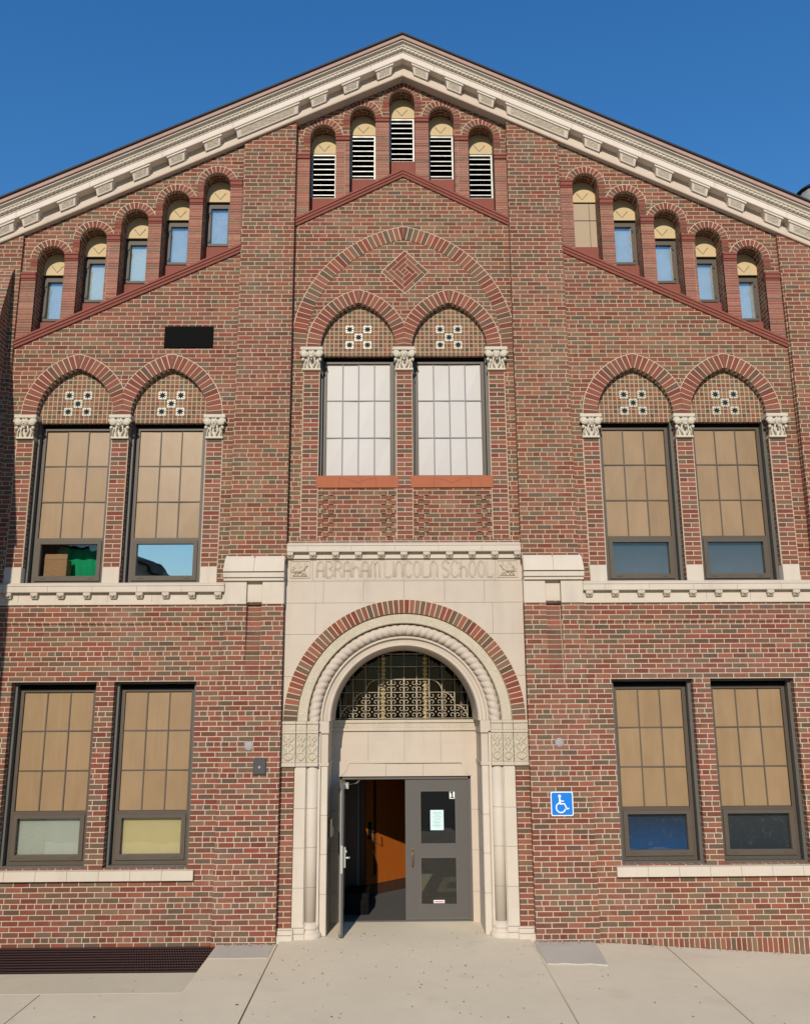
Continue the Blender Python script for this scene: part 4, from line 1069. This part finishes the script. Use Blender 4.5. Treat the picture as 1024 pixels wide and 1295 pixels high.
# lintel above the doors
b = MB(); b.box(-1.056, 1.056, 0.965, 1.25, 1.965, 2.61)
b.box(-1.056, -0.945, 0.955, 1.25, 0.0, 1.966); b.box(0.96, 1.056, 0.955, 1.25, 0.0, 1.966)
# hood panel with curved ears
pts = [(-0.93, 1.97), (0.95, 1.97)] + [(0.95 - 0.10 * math.sin(k * PI / 16), 1.97 + 0.15 * (k / 8)) for k in range(1, 9)] + [(-0.83, 2.155)] + [(-0.93 + 0.10 * math.sin(k * PI / 16), 1.97 + 0.15 * (k / 8)) for k in range(8, 0, -1)]
b.prism(pts, [], 0.948, 0.98)
b.cur = 1
top = [(-0.945, 1.975)] + [(-0.935 + 0.10 * math.sin(k * PI / 16), 1.97 + 0.15 * (k / 8)) for k in range(1, 9)] + [(-0.80, 2.165), (0.82, 2.165)] + [(0.955 - 0.10 * math.sin(k * PI / 16), 1.97 + 0.15 * (k / 8)) for k in range(8, 0, -1)] + [(0.965, 1.975)]
b.cur = 0; b.ribbon(top, 0.022, 0.938, 0.97)
b.cur = 1
for x in (-0.53, 0.0, 0.53): b.box(x, x + 0.005, 0.9635, 0.97, 2.18, 2.61)
for x in (-0.27, 0.27): b.box(x, x + 0.005, 0.9465, 0.96, 1.97, 2.15)
for z in (0.4, 0.95, 1.5):
    b.box(-1.055, -0.946, 0.9535, 0.97, z, z + 0.005); b.box(0.961, 1.055, 0.9535, 0.97, z, z + 0.005)
b.cur = 2; b.box(-1.056, 1.056, 0.945, 1.25, 2.655, 2.725)
b.cur = 0; b.box(-1.056, 1.056, 0.925, 1.25, 2.726, 2.765); b.box(-1.056, 1.056, 0.935, 1.25, 2.61, 2.654)
b.build('lintel', ['lime', 'joint', 'carve2'], B)

# fanlight and wrought iron grille
b = MB(); b.prism([(-1.0, 2.766), (1.0, 2.766)] + arc(0, AZC, 1.0, 0, PI, 40)[1:-1], [], 1.16, 1.166); fl = b.build('fanlight', 'glassf', B)
for x, m in ((-0.86, 'bronze'), (-0.58, 'bronze'), (-0.31, 'gold'), (0.32, 'gold'), (0.60, 'bronze'), (0.86, 'bronze')):
    b = MB(); hgt = math.sqrt(max(0.01, 1 - x * x)); b.box(x - 0.020, x + 0.020, 1.10, 1.155, 2.766, AZC + hgt)
    if m == 'gold':
        pr = []
        for k in range(16): pr += [(0.022, 2.77 + 0.058 * k), (0.042, 2.785 + 0.058 * k), (0.044, 2.80 + 0.058 * k), (0.022, 2.82 + 0.058 * k)]
        b.lathe(x, 1.10, pr, 10)
    b.build('mullion', m, fl)
b = MB(); b.prism([(-1.02, 2.70), (1.02, 2.70), (1.02, 3.9), (-1.02, 3.9)], [], 1.9, 1.95); b.build('shade_backing', 'black', fl)  # black sheet added to stand for the unlit space behind the fanlight
b = MB(); gy = 0.985; c = 0.188; r0 = 0.0065
xs = [-0.94 + c * k for k in range(11)]
for x in xs:
    hgt = math.sqrt(max(0.0, 1.0 - x * x))
    if hgt > 0.06: b.tube([(x, gy, 2.77), (x, gy, AZC + hgt)], [r0 * 1.35, r0 * 0.8], 6)
for j in range(6):
    z = 2.785 + c * j; hw = math.sqrt(max(0, 1.0 - (z - AZC) ** 2)); b.tube([(-hw, gy, z), (hw, gy, z)], r0, 6)
def scroll(x, z, sx, sz, L=0.085):
    pts = []
    for k in range(15):
        t = k / 14; a = t * 1.55 * PI; r = 0.036 * (1 - 0.62 * t)
        pts.append((x + sx * (L - 0.044 - r * math.cos(a) + 0.036 * 0), gy - 0.004, z + sz * (0.036 + 0.012 + r * math.sin(a))))
    pts = [(x + sx * 0.006, gy - 0.004, z + sz * 0.004), (x + sx * 0.008, gy - 0.004, z + sz * 0.03)] + pts
    b.tube(pts, 0.0062, 5)
for i in range(10):
    for j in range(5):
        xm = xs[i] + c / 2; zm = 2.785 + c * (j + 0.5)
        if j >= (3 if abs(xm) < 0.40 else 2 if abs(xm) < 0.66 else 1): continue
        if xm ** 2 + (zm + c * .2 - AZC) ** 2 > 0.95: continue
        for sx in (-1, 1):
            for sz in (-1, 1):
                scroll(xm - sx * c / 2, zm - sz * c / 2, sx, sz)
        b.ball((xm, gy - .004, zm), 0.012, 0.01, 0.012, 6, 4)
for sg in (-1, 1):   # curved shoulders over the stepped scrollwork
    for (xa, za, xb, zb) in ((0.376, 3.35, 0.564, 3.165), (0.564, 3.165, 0.752, 2.975), (0.752, 2.975, 0.93, 2.80)):
        b.tube([(sg * (xa + (xb - xa) * math.sin(k * PI / 16)), gy, zb + (za - zb) * math.cos(k * PI / 16)) for k in range(9)], 0.0075, 5)
b.tube([(-0.376, gy, 3.35), (0.376, gy, 3.35)], 0.009, 6)
b.build('window_grille', 'iron', B)

# inscription and relief panels
def stroke_letter(mb, strokes, x, z, w, h, y):
    for st in strokes:
        P = [(x + p[0] * w, z + p[1] * h) for p in st]
        n = len(P)
        for off in (-0.0095, 0.0095):
            Q = []
            for i in range(n):
                a = P[max(0, i - 1)]; c2 = P[min(n - 1, i + 1)]
                d = Vector((c2[0] - a[0], c2[1] - a[1])).normalized()
                Q.append((P[i][0] - d.y * off, y, P[i][1] + d.x * off))
            mb.tube(Q, 0.0036, 5)
oval = [(0.5 + 0.5 * math.sin(2 * PI * k / 16), 0.5 + 0.5 * math.cos(2 * PI * k / 16)) for k in range(17)]
LET = {'A': [[(0, 0), (0, .72), (.2, .92), (.5, 1), (.8, .92), (1, .72), (1, 0)], [(0, .42), (1, .42)]],
       'B': [[(0, 0), (0, 1), (.6, 1), (.9, .9), (.9, .66), (.5, .54), (.95, .42), (1, .14), (.6, 0), (0, 0)]],
       'R': [[(0, 0), (0, 1), (.6, 1), (.95, .88), (.95, .64), (.5, .52), (0, .5)], [(.5, .5), (.8, .3), (1, 0)]],
       'H': [[(0, 0), (0, 1)], [(0, .5), (.35, .66), (.75, .62), (1, .42), (1, 0)]],
       'M': [[(0, 0), (0, .75), (.22, 1), (.44, .8), (.5, 0)], [(.5, .8), (.74, 1), (1, .75), (1, 0)]],
       'L': [[(0, 1), (0, .1), (.15, 0), (1, 0), (1, .16)]], 'I': [[(.5, 0), (.5, 1)]],
       'N': [[(0, 0), (0, .72), (.25, .96), (.6, 1), (1, .75), (1, 0)]],
       'C': [[(1, .82), (.75, 1), (.35, 1), (.05, .78), (0, .5), (.05, .22), (.35, 0), (.75, 0), (1, .18)]],
       'O': [oval], 'S': [[(1, .84), (.7, 1), (.3, 1), (0, .82), (.1, .62), (.9, .4), (1, .2), (.7, 0), (.3, 0), (0, .16)]]}
b = MB(); x = -1.235; zl, hl = 4.752, 0.228; yl = CY - 0.0035
b.box(-1.30, 1.30, CY - 0.001, CY + 0.02, 4.715, 4.722); 
for ch in "ABRAHAM LINCOLN SCHOOL":
    if ch == ' ': x += 0.04; continue
    w = {'M': 0.125, 'I': 0.02, 'L': 0.078}.get(ch, 0.094)
    stroke_letter(b, LET[ch], x, zl, w, hl, yl)
    if ch == 'I': x += 0.045; continue
    x += w + 0.0335
EXT = x
b.build('inscription', 'letter', ss)
b = MB(); b.cur = 0
for xx in (-1.30, 1.30): b.box(xx, xx + 0.005, CY - 0.0015, CY + 0.01, 4.705, 5.02)
for xx in (-0.80, -0.42, 0.0, 0.42, 0.82): b.box(xx, xx + 0.004, CY - 0.0015, CY + 0.01, 4.705, 5.02)
b.build('frieze_joint', 'joint', ss)
for sg in (-1, 1):
    b = MB(); cx = 1.475 * sg; z0 = 4.745
    ring(b, cx - 0.145, cx + 0.145, z0, z0 + 0.25, 0.012, CY - 0.010, CY + 0.01)
    f = -sg
    def P(px, pz): return (cx + f * (px - 0.5) * 0.24, CY - 0.006, z0 + 0.02 + pz * 0.21)
    # crouching winged beast in low relief
    b.tube([P(.12, .35), P(.3, .42), P(.5, .40), P(.68, .5), P(.78, .68)], [.026, .036, .032, .030, .022], 8)
    b.ball(P(.82, .76), 0.030, 0.016, 0.026, 8, 6); b.tube([P(.84, .76), P(.95, .70)], [.016, .008], 6)
    b.tube([P(.80, .86), P(.72, .98)], [.010, .003], 6); b.tube([P(.05, .05), P(.95, .05)], .007, 6)
    for k in range(6): b.tube([P(.60 - .035 * k, .46), P(.50 - .06 * k, .74 - .02 * k), P(.40 - .07 * k, 1.0 - .07 * k)], [.014, .013, .005], 6)
    for (xa, xb) in ((.2, .12), (.3, .36), (.62, .60), (.7, .82)): b.tube([P(xa, .36), P((xa + xb) / 2 + .03, .2), P(xb, .06)], [.018, .014, .012], 6)
    b.tube([P(.12, .35), P(.02, .30), P(.0, .45), P(.05, .56), P(.10, .48)], 0.009, 6)
    b.build('beast_relief', 'relief', ss)

# ------------------------------------------------------------------ doors and vestibule
b = MB()
b.box(-0.93, 0.955, 0.985, 1.10, 1.925, 1.966); b.box(-0.944, -0.905, 0.985, 1.10, 0.0, 1.966); b.box(0.925, 0.958, 0.985, 1.10, 0.0, 1.966)
b.build('door_frame', 'doorf', B)
b = MB(); b.box(-0.90, 0.925, 0.99, 1.13, -0.01, 0.018); b.build('threshold', 'alu', B)
def leaf(sg, loc, rot):
    """sg=+1: hinge at local x=0 and the leaf running to +x"""
    w, h = 0.915, 1.915; st = 0.20
    X = lambda a: a * sg
    def box(mb, a, c, *r): x0, x1 = sorted((a * sg, c * sg)); mb.box(x0, x1, *r)
    b = MB()
    x0, x1 = sorted((0.0, w * sg)); z0 = 0.02
    def rc(a, c, za, zb): p, q = sorted((a * sg, c * sg)); return [(p, za), (q, za), (q, zb), (p, zb)]
    b.prism([(x0, z0), (x1, z0), (x1, z0 + h - 0.02), (x0, z0 + h - 0.02)], [rc(0.19, w - 0.22, 0.22, 0.845), rc(0.19, w - 0.22, 1.03, 1.755)], 0.0, 0.045)
    b.cur = 0
    d = b.build('door', ['door'], B); d.location = loc; d.rotation_euler = (0, 0, rot)
    b = MB()
    for (za, zb) in ((0.22, 0.845), (1.03, 1.755)):
        p, q = sorted((0.19 * sg, (w - 0.22) * sg)); ring(b, p - 0.012, q + 0.012, za - 0.012, zb + 0.012, 0.016, -0.006, 0.051)
    b.build('glazing_bead', 'doorf', d)
    for (za, zb) in ((0.22, 0.845), (1.03, 1.755)):
        b = MB(); box(b, 0.195, w - 0.225, 0.019, 0.025, za + .003, zb - .003); b.build('pane', 'glassd', d)
    hx = (w - 0.10) * sg; b = MB()
    if sg < 0:
      b.tube([(hx, -0.03, 0.95), (hx, -0.05, 0.91), (hx, -0.05, 0.76), (hx, -0.02, 0.72)], [0.012, 0.011, 0.011, 0.009], 8)
      b.box(hx - 0.02, hx + 0.02, -0.008, 0.0, 0.88, 0.98); b.box(hx - 0.016, hx + 0.016, -0.007, 0.0, 0.69, 0.75); b.ball((hx, -0.012, 0.96), 0.013, 0.012, 0.013, 8, 5)
      b.build('handle', 'brass', d)
    b = MB(); box(b, 0.0, w, -0.006, 0.0, 0.022, 0.055); b.build('door_sweep', 'alu', d)
    if sg > 0:   # inside hardware of the open leaf
        b = MB(); b.box(hx - 0.035, hx + 0.035, 0.045, 0.075, 0.86, 1.12); b.tube([(hx, 0.07, 0.98), (hx, 0.12, 0.98), (hx - 0.09, 0.125, 0.97)], 0.014, 8); b.ball((hx, 0.08, 1.06), 0.022, 0.016, 0.022)
        b.build('lock', 'steel', d)
        b = MB(); b.box(w * 0.18, w * 0.45, 0.045, 0.10, 1.83, 1.90); b.tube([(w * 0.24, 0.10, 1.87), (w * 0.34, 0.22, 1.90), (w * 0.10, 0.25, 1.912)], 0.010, 6)
        b.build('door_closer', 'steel', d)
        b = MB(); b.box(w - 0.002, w + 0.0025, 0.006, 0.039, 0.80, 1.15); b.box(w - 0.001, w + 0.0015, 0.004, 0.012, 0.05, 1.85); b.build('edge_plate', 'steel', d)
    return d
dl = leaf(1, (-0.905, 1.005, 0.0), math.radians(-88.0)); dl['label'] = 'left door leaf standing wide open'
dr = leaf(-1, (0.925, 1.005, 0.0), 0.0); dr['label'] = 'right door leaf, closed'

# vestibule
b = MB()
b.box(-1.5, 1.5, 1.12, 6.0, -0.2, 0.004); struct(b.build('vestibule_floor', 'vfloor'))
b = MB(); b.bbox(-1.0, 1.2, 1.14, 2.62, 0.005, 0.016, 0.002); b.box(-1.0, 0.16, 2.621, 3.35, 0.005, 0.012); tag(b.build('entrance_mat', 'mat'), 'dark grey entrance mat on the vestibule floor inside the doors', 'mat')
b = MB()
b.box(-1.5, -1.02, 1.11, 6.0, 0.005, 2.6); b.box(1.3, 1.5, 1.11, 6.0, 0.005, 2.6); b.box(-1.5, 1.5, 5.0, 6.0, 0.005, 2.6); b.box(-1.5, 1.5, 1.26, 6.0, 2.45, 2.6)
b.box(-1.02, -0.74, 2.2, 2.35, 0.005, 2.45); b.box(-1.02, -0.62, 2.7, 2.8, 0.005, 2.45)
b.build('vestibule_wall', 'brownw', B)
b = MB(); b.box(-0.735, -0.70, 2.18, 2.37, 0.005, 2.45); b.build('vestibule_door_post', 'alu', B)
t = thing('wooden_door', 'orange wooden inner door standing ajar in the sunlit vestibule', 'door', (-0.60, 2.64, 0.008)); t.rotation_euler = (0, 0, math.radians(44.5))
b = MB(); b.prism([(0, 0.17), (0.95, 0.17), (0.95, 2.05), (0, 2.05)], [[(0.155, 0.30), (0.205, 0.30), (0.205, 1.85), (0.155, 1.85)]], 0, 0.045); b.build('door_leaf', 'wood', t)
b = MB(); b.box(0.001, 0.949, -0.004, 0.048, 0.0, 0.168); b.build('kick_plate', 'brownw', t)
b = MB(); ring(b, 0.145, 0.215, 0.29, 1.86, 0.010, -0.008, 0.05); b.build('glazing_bead', 'brass', t)
b = MB(); b.box(0.155, 0.205, 0.019, 0.026, 0.301, 1.849); b.build('pane', 'black', t)
b = MB(); b.box(0.03, 0.10, -0.012, 0, 0.86, 1.12); b.tube([(0.065, -0.01, 1.0), (0.065, -0.06, 1.0), (0.13, -0.065, 1.0)], 0.011, 6); b.build('handle', 'black', t)
b = MB(); b.bbox(-0.86, -0.52, 1.35, 1.95, 0.004, 0.30, 0.02); b.box(-0.84, -0.54, 1.345, 1.36, 0.06, 0.24)
for xx in (-0.80, -0.58): b.lathe(xx, 1.345, [(0.012, 0.12), (0.012, 0.18)], 8)
tag(b.build('storage_bin', 'black'), 'black storage bin on the vestibule floor behind the open door', 'bin')

# notices on the closed door
b = MB(); yy = 1.003
b.box(0.372, 0.562, 1.0225 - 0.004, 1.0235, 1.215, 1.49)
b.cur = 1
for k in range(11):
    hw = 0.055 + 0.018 * math.sin(k * 2.3); zz = 1.455 - 0.02 * k; b.box(0.467 - hw, 0.467 + hw, 1.0175, 1.0186, zz, zz + 0.006)
tag(b.build('paper_notice', ['paper', 'ink']), 'pale blue printed notice taped inside the upper door pane', 'notice')
b = MB(); b.box(0.652, 0.728, 1.0185, 1.0235, 1.645, 1.755)
b.cur = 1; b.box(0.682, 0.702, 1.0175, 1.019, 1.667, 1.745); b.box(0.664, 0.718, 1.0175, 1.019, 1.655, 1.668)
b.prism([(0.682, 1.745), (0.662, 1.732), (0.662, 1.716), (0.682, 1.722)], [], 1.0175, 1.019)
tag(b.build('number_sticker', ['signw', 'blk']), 'white sticker with black numeral 1 in the door glass corner', 'sticker')
b = MB(); b.box(0.405, 0.56, 1.0185, 1.0235, 0.235, 0.275); b.cur = 1; b.box(0.415, 0.55, 1.0175, 1.019, 0.245, 0.262)
tag(b.build('door_label', ['signw', 'pink']), 'small pink and white label low in the door glass', 'sticker')

# ------------------------------------------------------------------ things on the wall
t = thing('accessibility_sign', 'square blue wheelchair access sign on the pier right of the entrance', 'sign', (2.09, -0.042, 1.675))
def rrect(w, h, r, n=6):
    p = []
    for (cx, cz, a) in ((w - r, h - r, 0), (-w + r, h - r, PI / 2), (-w + r, -h + r, PI), (w - r, -h + r, 1.5 * PI)):
        p += [(cx + r * math.cos(a + PI / 2 * k / n), cz + r * math.sin(a + PI / 2 * k / n)) for k in range(n + 1)]
    return p
b = MB(); b.prism(rrect(0.15, 0.155, 0.025), [], -0.006, 0.0); b.build('sign_border', 'signw', t)
b = MB(); b.prism(rrect(0.137, 0.142, 0.018), [], -0.008, -0.005); b.build('sign_face', 'signb', t)
b = MB(); k = 1.0; y0, y1 = -0.0105, -0.0075
b.prism(arc(-0.03, 0.098, 0.02, 0, 2 * PI, 18)[:-1], [], y0, y1)
b.ribbon([(-0.03, 0.075), (-0.028, 0.0)], 0.022, y0, y1 + .0001)
b.ribbon([(-0.028, 0.038), (0.025, 0.034)], 0.014, y0 - .0003, y1)
b.ribbon([(-0.034, 0.001), (0.030, 0.001), (0.066, -0.068), (0.093, -0.055)], 0.018, y0 - .0002, y1)
b.ribbon(arc(-0.018, -0.048, 0.062, math.radians(105), math.radians(345), 26), 0.016, y0 - .0004, y1)
b.build('wheelchair_symbol', 'signw', t)
t = thing('intercom_box', 'small dark grey intercom box on the pier left of the entrance', 'intercom', (-1.95, -0.04, 2.18))
b = MB(); b.bbox(-0.085, 0.085, -0.03, 0.0, -0.105, 0.105, 0.008); b.build('case', 'boxg', t)
b = MB(); b.lathe(0, 0, [(0.0, 0), (0.02, 0.001)], 4); b = MB(); b.ball((0.0, -0.032, -0.01), 0.02, 0.012, 0.02); b.build('button', 'plate', t)
for (x, z, lb) in ((-2.105, 2.45, 'round grey cover plate above the intercom box on the left pier'), (2.09, 2.47, 'round grey cover plate above the blue sign on the right pier')):
    b = MB(); b.prism(arc(0, 0, 0.058, 0, 2 * PI, 24)[:-1], [], -0.008, 0.0); b.ball((0, -0.008, 0), 0.048, 0.006, 0.048, 16, 6); b.ball((0, -0.013, 0), 0.008, 0.004, 0.008, 8, 4)
    o = b.build('cover_plate', 'plate'); o.location = (x, -0.042, z); tag(o, lb, 'cover plate', 'round cover plates beside the entrance')
b = MB(); b.bbox(-0.03, 0.03, -0.06, 0.06, -0.12, 0.12, 0.006); b.box(0.03, 0.042, -0.045, 0.045, -0.10, 0.02); b.ball((0.03, 0, 0.07), 0.008, 0.02, 0.02)
o = b.build('card_reader', 'bronze2'); o.location = (-1.022, 0.46, 1.33); tag(o, 'brown card reader on the shaded stone jamb left of the open door', 'card reader')

# things behind the upper left pane
t = thing('cardboard_box', 'brown cardboard box behind the lower pane of the upper left window', 'box', (-5.02, 0.375, 4.70))
b = MB(); b.box(-0.16, 0.16, -0.12, 0.07, 0, 0.36); b.build('carton', 'card', t)
b = MB(); b.hexa([(-0.16, -0.125, 0.36), (0.16, -0.125, 0.36), (0.16, -0.118, 0.36), (-0.16, -0.118, 0.36), (-0.16, -0.10, 0.44), (0.16, -0.10, 0.44), (0.16, -0.092, 0.44), (-0.16, -0.092, 0.44)]); b.build('flap', 'card', t)
b = MB(); rr = random.Random(5); nu, nv = 26, 9; vs = []
for yo in (0.0, 0.006):
    for j in range(nv + 1):
        for i in range(nu + 1):
            u, v = i / nu, j / nv
            vs.append((-0.30 + 0.62 * u + 0.05 * (1 - v) * (u - 0.5), yo + 0.020 * math.sin(u * 21 + 1.5 * v) * (1.1 - 0.6 * v) + 0.05 * (1 - v) ** 2, 0.56 * v + 0.015 * math.sin(u * 9)))
k = (nu + 1) * (nv + 1); fs = []
for j in range(nv):
    for i in range(nu):
        a = j * (nu + 1) + i; q = (a, a + 1, a + nu + 2, a + nu + 1)
        fs += [q, tuple(t + k for t in reversed(q))]
b.smooth = True; b.add(vs, fs)
o = b.build('green_cloth', 'gbag', recalc=False); o.location = (-4.80, 0.50, 4.70); tag(o, 'bright green cloth hanging behind the cardboard box in the upper left window', 'cloth')

# floor grate
t = thing('floor_grate', 'rusty brown bar grating over the light well at the foot of the left wall', 'grate', (-5.8, -0.615, -0.052))
b = MB(); x = -3.35
while x < 3.345:
    b.box(x, x + 0.006, -0.595, 0.595, -0.03, 0.0); x += 0.032
b.build('bearing_bar', 'grate', t)['kind'] = 'stuff'
b = MB(); 
for k in range(11): yy = -0.57 + 0.113 * k; b.box(-3.35, 3.35, yy, yy + 0.008, -0.012, 0.003)
b.build('cross_bar', 'grate', t)
b = MB(); b.box(-3.38, 3.36, -0.61, -0.595, -0.06, 0.004); b.box(-3.38, 3.36, 0.595, 0.61, -0.06, 0.004); b.box(3.345, 3.36, -0.595, 0.595, -0.06, 0.004)
b.build('frame', 'grate', t)

# shell behind the facade so that the rooms are dark
b = MB()
zl = zc(8.9)
b.box(-9.0, -8.8, 0.34, 16, -0.4, zl); b.box(8.8, 9.0, 0.34, 16, -0.4, zl)
b.prism([(-9.0, -0.4), (9.0, -0.4), (9.0, zc(9.0) + .3), (XC, zc(XC) + .3), (-9.0, zc(-9.0) + .3)], [], 15.7, 16.0)
b.build('rear_wall', 'brick', B)
b = MB(); b.box(-8.8, 8.8, 0.45, 15.7, 4.45, 4.695); b.box(-8.8, -1.6, 0.45, 15.7, -0.3, 0.0); b.box(1.6, 8.8, 0.45, 15.7, -0.3, 0.0); b.box(-8.8, 8.8, 0.45, 15.7, 8.6, 8.8); b.build('floor_slab', 'dark', B)

# block across the street, seen only as a reflection
t = thing('neighbouring_block', 'dark flat roofed block mirrored in the blue upper left window pane', 'building', (-27.5, -60, 0))
b = MB(); b.box(-7, 7, -6, 6, -0.4, 14.2); b.build('wall', 'brownw', t)
b = MB(); b.box(-7.3, 7.3, -6.3, 6.3, 14.2, 14.9); b.build('roof', 'roof', t)
for k in range(4):
    for j in range(4):
        b = MB(); b.box(-5.6 + 3 * k, -4.2 + 3 * k, 5.95, 6.04, 1.2 + 3.2 * j, 3.0 + 3.2 * j); b.build('window', 'black', t)
